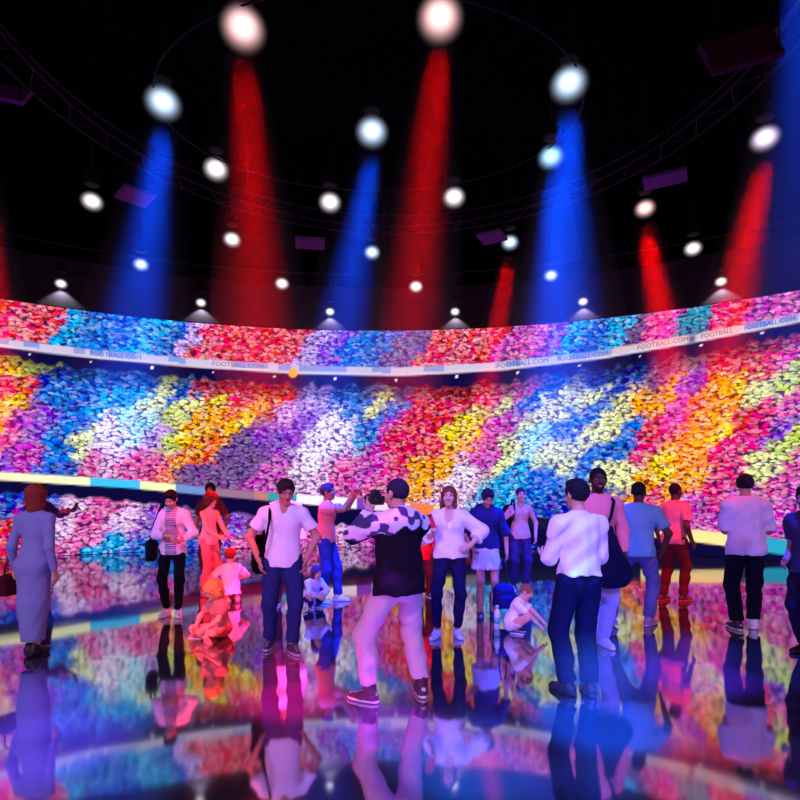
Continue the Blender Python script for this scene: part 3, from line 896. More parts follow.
    def hands(B, F, h):
        for sd in (1, -1):
            d, n, curl = B.hand[sd]; w = B.wri[sd]; hsz = B.s * (1.08 if B.child else (.93 if B.fem else 1.0))
            side = np.cross(d, n) if sd < 0 else np.cross(n, d)      # towards the thumb
            rf = max(.0088 * hsz, .92 * h)
            F.rc(w - d * .01 * hsz, w + d * .075 * hsz, .030 * hsz, .043 * hsz, .02 * hsz, n, .45)
            for i, (off, ln) in enumerate(((.030, .072), (.010, .082), (-.011, .076), (-.031, .060))):
                p0 = w + d * (.085 - abs(off - .005) * .25) * hsz + side * off * hsz; fd = unit(d + side * off * 3.2)
                c1 = curl * .9; c2 = curl * 2.0; c3 = curl * 2.9
                p1 = p0 + (fd * math.cos(c1) + n * math.sin(c1)) * ln * .45 * hsz
                p2 = p1 + (fd * math.cos(c2) + n * math.sin(c2)) * ln * .32 * hsz
                p3 = p2 + (fd * math.cos(c3) + n * math.sin(c3)) * ln * .25 * hsz
                F.rc(p0 - fd * .03 * hsz, p1, rf * 1.1, rf, .008 * hsz); F.rc(p1, p2, rf, rf * .95, .004); F.rc(p2, p3, rf * .95, rf * .85, .004)
            t0 = w + d * .022 * hsz + side * .026 * hsz; td = unit(d * .75 + side * .75 + n * (.15 + curl * .5)); t1 = t0 + td * .045 * hsz
            t2 = t1 + unit(d * .95 + side * (.35 - curl * .4) + n * curl * .8) * .038 * hsz
            F.rc(t0, t1, rf * 1.5, rf * 1.15, .012 * hsz); F.rc(t1, t2, rf * 1.15, rf * .9, .005)

    def skull(B, F):
        H, q = B.H, B.hs; R = B.HR
        F.el(H(0, .012, .030), np.array([.076, .094, .088]) * q, R, .03 * q)
        F.el(H(0, -.028, -.045), np.array([.056, .062, .068]) * q, R, .035 * q)
        F.el(H(0, -.070, -.092), np.array([.026, .024, .022]) * q, R, .03 * q)                 # chin
        for sd in (1, -1):
            F.el(H(sd * .038, -.066, -.020), np.array([.026, .024, .026]) * q, R, .02 * q)     # cheek
            F.rc(H(sd * .012, -.088, .036), H(sd * .048, -.074, .034), .010 * q, .008 * q, .014 * q)   # brow
            F.el(H(sd * .030, -.096, .014), np.array([.017, .014, .011]) * q, R, .012 * q, 's')        # eye socket
            F.el(H(sd * .031, -.073, .013), np.array([.0145, .0145, .0135]) * q, R, .004 * q)          # eye
            F.el(H(sd * .079, .012, -.002), np.array([.011, .024, .033]) * q, R, .008 * q)             # ear
        F.rc(H(0, -.088, .022), H(0, -.112, -.016), .0085 * q, .0135 * q, .012 * q)            # nose
        F.el(H(.011, -.100, -.022), np.array([.009, .011, .008]) * q, R, .008 * q); F.el(H(-.011, -.100, -.022), np.array([.009, .011, .008]) * q, R, .008 * q)
        F.rc(H(-.018, -.088, -.047), H(.018, -.088, -.047), .0075 * q, None, .008 * q)         # upper lip
        F.rc(H(-.014, -.087, -.058), H(.014, -.087, -.058), .0085 * q, None, .008 * q)         # lower lip
        F.rc(B.neck - B.u * .03 * B.s, H(0, .018, -.045), .054 * B.th, .050 * B.th if not B.child else .046 * B.th, .03 * q)

    def skin(B, h, feet=True):
        F = Field(); B.torso(F)
        for sd in (1, -1):
            B.leg(F, sd); B.arm(F, sd)
            fw = rotz(B.fyaw[sd]) @ np.array([0, -math.cos(B.fpit[sd]), -math.sin(B.fpit[sd])]); a = B.ank[sd]; s = B.s
            dn = unit(np.cross(np.cross(fw, (0, 0, -1.0)), fw)) if abs(fw[2]) < .99 else np.array([0, 1.0, 0])
            F.rc(a + dn * .04 * s - fw * .03 * s, a + dn * .052 * s + fw * .15 * s, .030 * s, .024 * s, .03 * s)
        B.hands(F, h); B.skull(F)
        return F.mesh(h)

    def skin_tint(B, V, tone, lip=None, brow=(30, 20, 16), beard=None):
        C = np.tile(srgb(tone), (len(V), 1)); q = (V - B.hc) @ B.HR / B.hs
        near = (np.abs(q) < .2).all(1)
        def blob(c, r, colr, amt=1.0):
            w = np.clip(1.6 - 1.6 * np.sqrt((((q - np.array(c)) / np.array(r)) ** 2).sum(1)), 0, 1)[:, None] * amt * near[:, None]
            C[:] = C * (1 - w) + srgb(colr) * w
        if beard is not None:
            blob((0, -.075, -.085), (.07, .06, .055), beard, .95); blob((0, -.10, -.034), (.03, .03, .010), beard, .9)
            for sd in (1, -1): blob((sd * .055, -.03, -.055), (.03, .05, .05), beard, .9)
        tl = np.asarray(tone, float); lip = lip if lip is not None else tl * np.array([.85, .55, .55])
        blob((0, -.095, -.052), (.024, .02, .014), lip)
        for sd in (1, -1):
            blob((sd * .031, -.088, .040), (.024, .02, .007), brow, .9)
            blob((sd * .031, -.088, .013), (.013, .02, .006), (190, 182, 180)); blob((sd * .031, -.090, .013), (.0085, .02, .009), (24, 18, 16))
            blob((sd * .031, -.090, .023), (.018, .02, .004), tl * .35)
        return C


def folds(amp, sc=1.0):
    def fn(X, Y, Z):
        return amp * (np.sin(19 * sc * Z + 5 * np.sin(11 * X + 3 * Z) + 4 * np.sin(9 * Y)) * np.sin(13 * sc * X + 7 * Y + 6 * Z) + .6 * np.sin(37 * Z + 23 * X - 17 * Y))
    return fn


def curls(amp):
    def fn(X, Y, Z): return amp * (np.sin(95 * X + 2) * np.sin(88 * Y) * np.sin(92 * Z + 1)) + amp * .6 * np.sin(150 * X + 3 * Z) * np.sin(140 * Z)
    return fn


def make_hair(B, style, h):
    F, H, q, R = Field(), B.H, B.hs, B.HR
    v = R @ np.array([0, -.145, -.10])
    if style in ('short', 'crop', 'tied'):
        g = .006 if style == 'crop' else .015 if style == 'short' else .010
        F.el(H(0, .014, .034), (np.array([.076, .094, .088]) + g) * q, R)
        if style == 'short': F.el(H(0, -.040, .108), np.array([.058, .055, .026]) * q, R, .03 * q)
        if style == 'tied': F.el(H(0, .115, .02), np.array([.035, .035, .04]) * q, R)
        F.el(H(0, -.125, -.015), np.array([.066, .085, .098]) * q, R, .012 * q, 's')
        F.cut(H(0, -.02, -.012), R @ np.array([0, -.52, -1.0]) * 1.0)
        for sd in (1, -1): F.el(H(sd * .085, .004, -.01), np.array([.020, .026, .034]) * q, R, .006 * q, 's')
        F.noise = curls(.0062 if style == 'short' else .0026)
    elif style == 'bob':
        F.el(H(0, .016, .034), (np.array([.078, .096, .090]) + .014) * q, R)
        F.rc(H(0, .04, .02), H(0, .035, -.115), .092 * q, .082 * q, .03 * q, R @ np.array([0, 1.0, 0]), .8)
        for sd in (1, -1): F.rc(H(sd * .075, -.005, .03), H(sd * .072, -.01, -.105), .028 * q, .022 * q, .02 * q)
        F.el(H(0, -.105, -.03), np.array([.062, .075, .105]) * q, R, .015 * q, 's'); F.noise = curls(.0015)
    elif style == 'long':
        F.el(H(0, .016, .034), (np.array([.078, .096, .090]) + .012) * q, R)
        F.rc(H(0, .05, .02), H(0, .06, -.20), .088 * q, .06 * q, .03 * q, R @ np.array([0, 1.0, 0]), .6)
        for sd in (1, -1):
            F.rc(H(sd * .074, 0, .03), H(sd * .078, .0, -.10), .026 * q, .024 * q, .02 * q); F.rc(H(sd * .078, .0, -.10), H(sd * .085, -.01, -.22), .026 * q, .014 * q, .02 * q)
        F.el(H(0, -.105, -.035), np.array([.060, .075, .110]) * q, R, .012 * q, 's'); F.noise = curls(.002)
    elif style == 'curly':
        F.el(H(0, .020, .045), (np.array([.080, .098, .090]) + .042) * q, R)
        F.rc(H(0, .06, .0), H(0, .06, -.10), .10 * q, .08 * q, .03 * q)
        for sd in (1, -1): F.el(H(sd * .085, .01, -.03), np.array([.04, .05, .07]) * q, R, .03 * q)
        F.el(H(0, -.115, -.035), np.array([.058, .075, .090]) * q, R, .015 * q, 's'); F.noise = curls(.013)
    return F.mesh(h)


def make_shoe(B, sd, h, col, sole=(235, 235, 240), boot=0.0):
    F = Field(); s = B.s * (1.12 if B.child else .95 if B.fem else 1); a = B.ank[sd]; y = B.fyaw[sd]; pt = B.fpit[sd]
    Rf = rotz(y) @ rotx(pt)
    Q = lambda x, yy, z: a + Rf @ (np.array([x, yy, z]) * s)
    gz = -.085 * B.s / s
    F.rc(Q(0, .035, gz + .036), Q(0, -.05, gz + .036), .040 * s, .044 * s, .03 * s)
    F.rc(Q(0, -.05, gz + .032), Q(-.004 * sd, -.155, gz + .026), .044 * s, .032 * s, .03 * s)
    F.rc(Q(0, .025, gz + .05), Q(0, .0, .02 + boot / s), .042 * s, (.046 if boot == 0 else .056) * s, .03 * s, None, 1, 1)
    F.rc(Q(0, .06, gz + .014), Q(0, -.165, gz + .014), .030 * s, .028 * s, .008 * s, Rf @ np.array([0, 0, 1.0]), .5)
    F.rc(Q(0, .03, gz + .014), Q(0, -.13, gz + .014), .042 * s, .046 * s, .008 * s, Rf @ np.array([0, 0, 1.0]), .34)
    up = Rf @ np.array([0, 0, 1.0]); F.cut(Q(0, 0, gz + .002), -up)
    V, Fc = F.mesh(h)
    z = (V - Q(0, 0, gz)) @ up
    C = np.where((z < .026 * s)[:, None], srgb(sole), srgb(col))
    lace = ((np.abs(((V - a) @ (Rf @ np.array([1.0, 0, 0])))) < .014 * s) & (z > .05 * s) & (z < .085 * s) & (np.sin(((V - a) @ (Rf @ np.array([0, 1.0, 0]))) * 300 / s) > .2))
    C[lace] = srgb(np.clip(np.asarray(sole, float) * .9, 0, 255))
    return V, Fc, C


def person(label, px, fy, B, yaw, tone, hair=None, hair_col=(30, 22, 20), wear=(), shoes=None, h=.010, lip=None, beard=None, sole=(235, 235, 240), boot=0.0, Y=None, brow=(30, 20, 16)):
    X, Yd = ground(px, fy)
    if Y is not None: X, Yd = (px - 400) / FPX * Y, Y
    root = empty('person', label, 'person', (X, Yd, 0), math.radians(yaw))
    V, F = B.skin(h)
    link('body', new_mesh('body', V, F, B.skin_tint(V, tone, lip, brow, beard)), M_SKIN, root)
    if hair:
        V, F = make_hair(B, hair, h)
        link('hair', new_mesh('hair', V, F, np.tile(srgb(hair_col), (len(V), 1))), M_HAIR, root)
    for name, fn, col in wear:
        V, F = fn(B).mesh(h)
        C = col(V, B) if callable(col) else np.tile(srgb(col), (len(V), 1))
        link(name, new_mesh(name, V, F, C), M_FABRIC, root)
    if shoes is not None:
        for sd in (1, -1):
            sc = shoes if not isinstance(shoes, dict) else shoes[sd]
            V, F, C = make_shoe(B, sd, h, sc, sole, boot)
            link('shoe', new_mesh('shoe', V, F, C), M_SHOE, root)
    bpy.context.view_layer.update()
    return root


# ---- clothes -------------------------------------------------------------------------
def top(g=.016, sleeve=.62, hem=-.06, g2=None, neck=None, amp=.005, hood=False, loose=0.0, shawl=False, tank=False):
    def fn(B):
        F = Field(); s = B.s; gg = g * (s ** .5)
        if tank:
            B.torso(F, gg, top=False); 
            for sd in (1, -1):
                F.rc(B.chest + B.sr * sd * .055 * s, B.neck - B.u * .035 * s + B.sr * sd * .085 * s, .07 * B.th + gg, .040 * B.th + gg, .03 * s, B.sr, .6)
        else:
            B.torso(F, gg)
        if loose: F.rc(B.pel + B.u * (hem - .02) * s, B.chest, (.135 if B.fem else .15) * B.th + loose, .13 * B.th + gg, .05 * s, B.f, .75)
        hr_ = (.176 if B.fem else .178 if B.child else .176) * B.th + gg
        F.rc(B.pel + B.u * (hem - .07) * s, B.pel + B.u * .06 * s, hr_, hr_ * .84, .05 * s, B.f, .78)
        F.noise = folds(amp)
        F.pl(B.pel + B.u * hem * s, -B.u)
        if sleeve > 0:
            for sd in (1, -1): B.arm(F, sd, gg * .9, gg if g2 is None else g2 * s, sleeve, True)
        if not tank and not hood: F.rc(B.neck + B.u * .02 * s, B.neck + B.u * .09 * s, .050 * B.th, .064 * s, .01, None, 1, 0, 's')
        if hood:
            F.el(B.neck - B.f * .115 * s - B.u * .05 * s, np.array([.155, .075, .115]) * s, np.stack([B.sr, B.f, B.u], 1), .03 * s)
            for sd in (1, -1): F.rc(B.neck - B.f * .05 * s + B.sr * sd * .06 * s, B.neck + B.f * .045 * s + B.sr * sd * .055 * s - B.u * .02 * s, .045 * s, .03 * s, .03 * s)
        F.cut(B.neck + B.u * (.10 if hood else .035 if not tank else -.01) * s, B.u) if not any(B.wri[q] @ B.u > (B.neck - B.u * .05 * s) @ B.u for q in (1, -1)) else None
        if neck:   # (depth, width): opening at the front
            dep, wid = neck
            F.rc(B.neck + B.f * .10 * s + B.u * .05 * s, B.neck + B.f * .155 * s - B.u * dep * s, wid * s, .012 * s, .006, None, 1, 0, 's')
        return F
    return fn


def legs(g=.016, g2=.02, upto=1.96, waist=.07, amp=.0055):
    def fn(B):
        F = Field(); s = B.s; gg = g * (s ** .5)
        B.torso(F, gg * .45, top=False)
        for sd in (1, -1): B.leg(F, sd, gg, g2 * (s ** .5), upto, True)
        F.noise = folds(amp, 1.3); F.cut(B.pel + B.u * waist * s, B.u)
        return F
    return fn


def skirt(length, r0, r1, waist=.12, fs=.8, mid=None, ripple=0.0):
    def fn(B):
        F = Field(); s = B.s; B.torso(F, .012 * s, top=False)
        a = B.pel - np.array([0, 0, .03 * s]); e = np.array([(B.ank[1][0] + B.ank[-1][0]) / 2 * min(1, length / .8), (B.ank[1][1] + B.ank[-1][1]) / 2 * min(1, length / .8), B.pel[2] - length * s])
        if mid:
            m = a + (e - a) * mid[0]; F.rc(a, m, r0 * s, mid[1] * s, .04 * s, (0, 1, 0), fs); F.rc(m, e, mid[1] * s, r1 * s, .04 * s, (0, 1, 0), fs + .1, 1)
        else: F.rc(a, e, r0 * s, r1 * s, .03 * s, (0, 1, 0), fs, 1)
        for sd in (1, -1): F.el(B.pel + B.hr * sd * .06 * s - B.hf * .045 * s - np.array([0, 0, .05 * s]), np.array([.09, .085, .10]) * s, None, .05 * s)
        F.cut(B.pel + B.u * waist * s, B.u)
        if ripple:
            c = (a + e) / 2
            F.noise = lambda X, Y, Z: ripple * np.sin(16 * np.arctan2(Y - c[1], X - c[0])) * np.clip((a[2] - Z) / (length * s), 0, 1)
        else: F.noise = folds(.0025, .8)
        return F
    return fn


def band(z, r, t=.02, fs=.76):      # a belt round the waist
    def fn(B):
        F = Field(); s = B.s; c = B.pel + B.u * z * s
        F.rc(c - B.u * t * s, c + B.u * t * s, r * B.th, None, .001, B.f, fs, 2); return F
    return fn


def strap(off, side, g=.03, wid=.018):      # strap over one shoulder, front and back
    def fn(B):
        F = Field(); s = B.s; S = B.neck - B.u * .005 * s + B.sr * side * .085 * s
        pts = [B.pel + B.u * .12 * s + B.f * .115 * s + B.sr * off * s, B.chest + B.f * (.135 + g * .2) * s + B.sr * (side * .08 * .6 + off * .4) * s, S + B.f * .07 * s - B.u * .01 * s, S + B.u * .045 * s,
               S - B.f * .09 * s - B.u * .03 * s, B.chest - B.f * .13 * s + B.sr * (side * .05 + off * .3) * s, B.pel + B.u * .12 * s - B.f * .12 * s + B.sr * off * s]
        for a, b in zip(pts[:-1], pts[1:]): F.rc(a, b, wid * s, None, .01, B.sr * .3 + B.f, .5)
        return F
    return fn


def to_world(root, p):
    return root.matrix_world @ Vector(tuple(float(x) for x in p))


def bag(root, B, p, size, col, label, name='handbag', handle=None, rot=0.0, strap_to=None):
    """A soft bag as a thing of its own; p is its centre in the carrier's space."""
    w = to_world(root, p); yaw = root.rotation_euler[2] + rot
    r = empty(name, label, 'bag', tuple(w), yaw)
    F = Field(); sx, sy, sz = [q / 2 for q in size]
    if name == 'sling_bag':
        F.rc((-sx * .25, 0, -sz * .55), (sx * .25, 0, -sz * .55), sz * .45, None, .05, (0, 1, 0), sy / (sz * .45))
        F.rc((0, 0, -sz * .4), (-sx * .15, 0, sz * .80), sx * .80, sx * .22, .08, (0, 1, 0), .45)
    else:
        F.bx((0, 0, -sz * .12), (sx, sy, sz * .88), np.eye(3), min(sx, sy) * .55, .03)
        F.rc((-sx * .45, 0, sz * .55), (sx * .45, 0, sz * .55), sz * .40, None, .05, (0, 1, 0), min(1, sy * .9 / (sz * .40)))
        F.bx((0, -sy * .9, -sz * .35), (sx * .7, sy * .35, sz * .42), np.eye(3), sy * .2, .015)
    F.noise = folds(.004)
    V, Fc = F.mesh(.009)
    bb_ = link('bag_body', new_mesh('bag_body', V, Fc, np.tile(srgb(col), (len(V), 1))), M_FABRIC, r)
    if handle:
        mb = MB(); hw, hh = handle
        mb.tube([(-hw, 0, sz * .6), (-hw * .9, 0, sz + hh * .7), (-hw * .4, 0, sz + hh), (hw * .4, 0, sz + hh), (hw * .9, 0, sz + hh * .7), (hw, 0, sz * .6)], .010, tuple(np.asarray(col) * .8), 8)
        mb.build('handle', M_SHOE, r, smooth=True)
    if strap_to is not None:
        q = root.matrix_world.to_3x3().inverted(); inv = Matrix.Rotation(-yaw, 3, 'Z')
        pts = [inv @ (to_world(root, t) - w) for t in strap_to]
        mb = MB(); mb.tube([tuple(t) for t in pts], .016, tuple(np.asarray(col) * .8), 8); mb.build('bag_strap', M_FABRIC, r, smooth=True)
    if name == 'sling_bag': return r
    mb = MB(); mb.tube([(-sx * .7, -sy * .75, sz * .45), (sx * .7, -sy * .75, sz * .45)], .005, (120, 120, 130), 6); mb.build('zip', M_METAL, bb_)
    return r


def phone(root, p, d, n, col, label, lit=False):
    """Phone at local point p: long axis d, display normal n."""
    R = root.matrix_world.to_3x3()
    D, Nn = R @ Vector(unit(d)), R @ Vector(unit(n)); Xv = D.cross(Nn).normalized(); Nn = Xv.cross(D).normalized()
    w = to_world(root, p)
    r = empty('phone', label, 'phone', tuple(w))
    r.rotation_euler = Matrix((Xv, D, Nn)).transposed().to_euler()
    mb = MB(); mb.box((0, 0, 0), (.075, .152, .010), col); case = mb.build('phone_case', M_PLASTIC, r)
    mb = MB(); mb.box((0, 0, .0055), (.067, .142, .002), (14, 14, 18)); mb.build('display', M_PHONE if lit else M_PLASTIC, case)
    mb = MB(); mb.box((-.02, .055, -.006), (.022, .024, .004), (20, 20, 22)); mb.build('camera_lens', M_PLASTIC, case)
    return r


# ------------------------------------------------------------------ the visitors
DARKSKIN, MIDSKIN, FAIR = (84, 52, 40), (168, 112, 86), (214, 164, 138)


def two_tone(low, high, z):
    return lambda V, B: np.where((((V - B.pel) @ B.u) > z * B.s)[:, None], srgb(high), srgb(low))


def striped(a, b, step):
    return lambda V, B: np.where((np.sin(V[:, 2] * 2 * PI / step) > .2)[:, None], srgb(b), srgb(a))


# 1 woman in the long dress
B = Body(1.71, True, thin=.94, hR={'at': (-.215, .0, .86), 'pole': (-.2, 1, 0), 'pn': (1, 0, 0)}, hL={'at': (.22, -.02, .87), 'pole': (.2, 1, 0), 'dir': (0, 0, -1), 'curl': .75},
         fL=((.04, .0, .10), .12, (-.15, -1, 0)), fR=((-.04, .03, .10), -.12, (.15, -1, 0)), head=(.25, 0))
p1 = person('woman seen from behind in a long grey-blue dress at the left picture edge', 34, 655, B, 176, FAIR, 'bob', (132, 52, 34),
            [('dress_top', top(.012, 1.97, .06, .012, None, .0025), (128, 140, 176)), ('long_skirt', skirt(.80, .166, .108, .125, .84, (.50, .148)), (128, 140, 176)),
             ('belt', band(.115, .131, .014), (96, 104, 140))], (22, 18, 24), sole=(22, 18, 24))
bag(p1, B, (.25, -.03, .70), (.24, .11, .22), (70, 20, 26), 'dark red handbag held by the woman in the long dress', handle=(.08, .13), rot=1.2)

# 2 woman with the cardigan and phone
B = Body(1.66, True, hR={'at': (.02, -.25, 1.12), 'pole': (-1, .3, -.6), 'dir': (.9, -.25, -.12), 'pn': (0, -.2, 1), 'curl': .5},
         hL={'at': (.13, -.24, 1.04), 'pole': (1, .5, -.3), 'dir': (-.5, -.6, .15), 'pn': (0, 0, 1), 'curl': .55}, head=(-.1, .55), fL=((.075, -.02, .085), .25), fR=((-.085, .02, .085), -.35))


def cardigan(V, B):
    q = V - B.pel; x = q @ B.sr; fr = q @ B.f
    open_ = (np.abs(x - .0) < .075 * B.s) & (fr > 0)
    st = np.where((np.sin(V[:, 2] * 2 * PI / .028) > .1)[:, None], srgb((196, 190, 214)), srgb((110, 112, 150)))
    return np.where(open_[:, None], st, srgb((236, 222, 232)))


p2 = person('woman in white cardigan and striped top looking down at her phone', 173, 616, B, 8, FAIR, 'short', (22, 14, 18),
            [('cardigan', top(.020, 1.72, -.10, .02, (.06, .05), .003, False, .02), cardigan), ('trousers', legs(.010, .012, 1.93), (16, 14, 24))], (236, 220, 226), sole=(250, 240, 245))
phone(p2, (.10, -.30, 1.14), (-.25, -.3, .9), (0, .9, .4), (200, 120, 170), 'phone held by the woman in the white cardigan')
bag(p2, B, (-.27, .02, .86), (.12, .26, .28), (18, 14, 30), 'black shoulder bag at the hip of the woman in the cardigan', 'shoulder_bag', rot=.1,
    strap_to=[(-.27, -.06, .95), (-.21, -.09, 1.2), (-.13, -.05, 1.445), (-.13, .05, 1.45), (-.22, .10, 1.2), (-.27, .08, .95)])

# 3 tall man behind the curly-haired woman
B = Body(1.74, hR={'at': (-.27, -.03, .90)}, hL={'at': (.26, -.1, .95)}, head=(.1, .1))
person('tall man in a dark shirt standing behind the curly-haired woman', 211, 583, B, 0, MIDSKIN, 'short', (20, 14, 14),
       [('t_shirt', top(.016, .7, -.1), (92, 40, 40)), ('trousers', legs(), (60, 34, 34))], (40, 30, 30))

# 4 curly-haired woman in profile
B = Body(1.58, True, hR={'at': (-.10, -.34, 1.0), 'pole': (-.5, 1, -.6), 'dir': (.1, -1, -.25), 'pn': (.6, 0, -.6)}, hL={'at': (.12, -.36, .98), 'pole': (.5, 1, -.6), 'dir': (0, -1, -.2), 'pn': (-.6, 0, -.6)}, head=(0, .2))
person('curly-haired woman in profile with a pale tank top, reaching forward', 209, 592, B, 62, FAIR, 'curly', (96, 44, 26),
       [('tank_top', top(.020, 0, -.10, tank=True), (222, 180, 160)), ('trousers', legs(.014, .03), (168, 120, 112))], (120, 90, 90))

# 5 boy kneeling, seen from behind
B = Body(1.22, child=True, pel=(0, .10, .26), lean=(0, -.10), fL=((.10, .26, .06), 0.1, (.2, -1, .1), -1.2), fR=((-.10, .26, .06), -0.1, (-.2, -1, .1), -1.2),
         hL={'at': (.24, -.14, .44), 'pole': (1, .6, 0)}, hR={'at': (-.24, -.16, .44), 'pole': (-1, .6, 0)}, head=(-.75, .15))
person('boy in a white T-shirt kneeling on the floor, seen from behind', 229, 601, B, 215, FAIR, 'short', (86, 46, 30),
       [('t_shirt', top(.022, .8, -.10), (236, 214, 208)), ('shorts', legs(.022, .03, 1.0), (120, 60, 56))], (150, 80, 76))

# 6 blond child sitting cross-legged
B = Body(1.10, child=True, pel=(0, .06, .15), lean=(0, -.22), fL=((-.16, -.30, .07), -1.2, (1, -.35, .25)), fR=((.12, -.36, .06), 1.2, (-1, -.35, .25)),
         hL={'at': (.10, -.38, .22), 'pole': (.8, .4, .2), 'dir': (-.2, -.8, -.5)}, hR={'at': (-.16, -.38, .20), 'pole': (-.8, .4, .2), 'dir': (.2, -.8, -.5)}, head=(-.1, .35))
person('blond curly-haired child sitting cross-legged on the floor', 219, 636, B, -32, FAIR, 'curly', (226, 160, 84),
       [('t_shirt', top(.020, .7, -.06), (206, 120, 110)), ('shorts', legs(.020, .03, .85), (140, 74, 70))], (190, 110, 100))

# 7 man in the white V-neck
B = Body(1.77, lean=(.02, -.07), hR={'at': (-.235, -.06, .93), 'pole': (-1, .5, 0), 'dir': (.25, -.15, -1), 'curl': .3}, hL={'at': (.235, -.08, .93), 'pole': (1, .5, 0), 'dir': (-.25, -.15, -1), 'curl': .3},
         head=(.25, .42), fR=((-.13, .13, .085), -.25), fL=((.09, -.10, .085), .35))
p7 = person('man in a white V-neck T-shirt with hands in his jeans pockets', 283, 650, B, 12, (190, 130, 112), 'short', (50, 30, 34),
            [('v_neck_t_shirt', top(.018, .62, -.09, .028, (.13, .075), .0035), (240, 232, 244)), ('jeans', legs(.016, .024, 1.93, .06), (40, 44, 104)),], (34, 28, 60), sole=(180, 170, 200))
bag(p7, B, (-.20, .20, .98), (.24, .15, .42), (16, 10, 18), 'black backpack hanging from the shoulder of the man in white V-neck', 'backpack', rot=.3,
    strap_to=[(-.20, .13, 1.15), (-.185, .10, 1.40), (-.15, .04, 1.51), (-.13, -.08, 1.46), (-.13, -.19, 1.36), (-.155, -.20, 1.22), (-.19, -.17, 1.08), (-.235, -.05, .96), (-.25, .10, .88)])

# 8 man half hidden behind him
B = Body(1.74, hL={'at': (.26, -.06, .9)}, head=(.5, .05))
person('dark-haired man in a pale shirt half hidden behind the V-neck man', 285, 604, B, 10, (196, 120, 110), 'short', (24, 14, 22),
       [('shirt', top(.018, 1.9, -.1), (220, 196, 226)), ('trousers', legs(), (70, 40, 60))], (60, 40, 50))

# 9 man photographing with raised arms
B = Body(1.72, hR={'at': (-.16, -.44, 1.60), 'pole': (-.2, -.4, -1), 'dir': (0, -.35, .95), 'pn': (.5, .8, 0), 'curl': .7}, hL={'at': (.02, -.44, 1.58), 'pole': (.4, -.4, -1), 'dir': (0, -.35, .95), 'pn': (-.5, .8, 0), 'curl': .7},
         head=(0, -.05), fL=((.09, -.16, .085), .1), fR=((-.09, .10, .085), -.1))
p9 = person('man in a coral T-shirt raising his phone with both hands', 326, 602, B, 84, MIDSKIN, 'short', (60, 36, 60),
            [('t_shirt', top(.018, .6, -.06, .026), (238, 120, 116)), ('jeans', legs(.016, .024), (44, 52, 150))], (240, 238, 246), sole=(252, 250, 255))
phone(p9, (-.07, -.50, 1.69), (1, 0, .1), (0, 1, .1), (150, 190, 230), 'phone held up by the man in the coral T-shirt', True)

# 10 small child squatting by his feet
B = Body(.98, child=True, pel=(0, .08, .24), lean=(0, -.32), fL=((.10, -.04, .085), .2, (.3, -1, .3)), fR=((-.10, -.04, .085), -.2, (-.3, -1, .3)),
         hL={'at': (.10, -.40, .36), 'pole': (1, .3, -.2)}, hR={'at': (-.10, -.40, .34), 'pole': (-1, .3, -.2)}, head=(.1, .35))
person('small child in pale top squatting behind the V-neck man', 313, 608, B, 40, FAIR, 'bob', (70, 44, 90),
       [('long_sleeved_top', top(.020, 1.7, -.12, .02), (214, 190, 226)), ('leggings', legs(.018, .02, 1.9), (36, 30, 90))], (40, 36, 100))

# 11 man with the camera
B = Body(1.77, lean=(-.01, -.04), pel=(0, 0, .93), hL={'at': (.12, -.29, 1.47), 'pole': (.75, -.2, -.9), 'dir': (-.35, -.75, .55), 'pn': (-.3, -.3, .9), 'curl': .6},
         hR={'at': (-.09, -.28, 1.51), 'pole': (-.8, -.2, -.7), 'dir': (.25, -.75, .6), 'pn': (.9, -.2, .1), 'curl': .65}, head=(.28, .0), fL=((.235, -.05, .085), .65), fR=((-.19, .02, .085), -.25), shroll=.03)


def jacket(V, B):
    q = V - B.neck; x, f, u = q @ B.sr, q @ B.f, q @ B.u; s = B.s
    n = np.sin(31 * x / s + 9 * u) * np.sin(37 * u / s + 13 * x) + .5 * np.sin(60 * x - 40 * u)
    camo = np.where((n > .25)[:, None], srgb((70, 62, 110)), srgb((226, 222, 240)))
    edge = u + .10 * s + .35 * np.maximum(0, x - .02 * s) - .02 * np.sin(40 * x)
    yoke = edge > 0
    lower = V[:, 2] < 0
    arm = (np.abs((V - B.elb[1]) @ B.u) < .25 * s) & (x > .215 * s) & ((V[:, 2] - B.elb[1][2]) > -.005 * s)
    C = np.tile(srgb((26, 20, 34)), (len(V), 1))
    m = yoke | arm
    C[m] = camo[m]
    return C


def hoodie_jacket(B):
    F = top(.034, 1.92, -.10, .026, None, .006, True, .055)(B)
    return F


p11 = person('man in dark hooded jacket and pale trousers photographing, seen from behind', 399, 699, B, 207, (214, 160, 146), 'crop', (44, 30, 60),
             [('hooded_jacket', hoodie_jacket, jacket), ('trousers', legs(.020, .030, 1.88, .06, .005), (196, 168, 174))], (70, 30, 44), h=.008, sole=(226, 214, 222), boot=.05)


def camera_thing(root, p, fwd, label):
    R3 = root.matrix_world.to_3x3(); f = R3 @ Vector(unit(fwd)); w = to_world(root, p)
    r = empty('camera', label, 'camera', tuple(w)); r.rotation_euler = (0, 0, math.atan2(f.x, -f.y))
    mb = MB(); mb.box((0, 0, 0), (.14, .07, .095), (22, 20, 30)); mb.box((0, 0, .062), (.06, .06, .04), (22, 20, 30)); mb.box((-.052, -.03, 0), (.035, .045, .09), (26, 24, 32)); mb.build('camera_body', M_PLASTIC, r)
    mb = MB(); V = []
    mb.lathe([(.030, 0), (.036, .01), (.036, .05), (.040, .055), (.040, .11), (.034, .112), (.030, .10)], (30, 28, 40), 20)
    mb.v = [np.concatenate(mb.v) @ np.array(rotx(PI / 2)).T + np.array([0, -.03, 0])]; mb.build('lens', M_PLASTIC, r, smooth=True)
    return r


camera_thing(p11, (.035, -.37, 1.575), (.15, -1, 0), 'black photo camera held to the eye by the man in the hooded jacket')

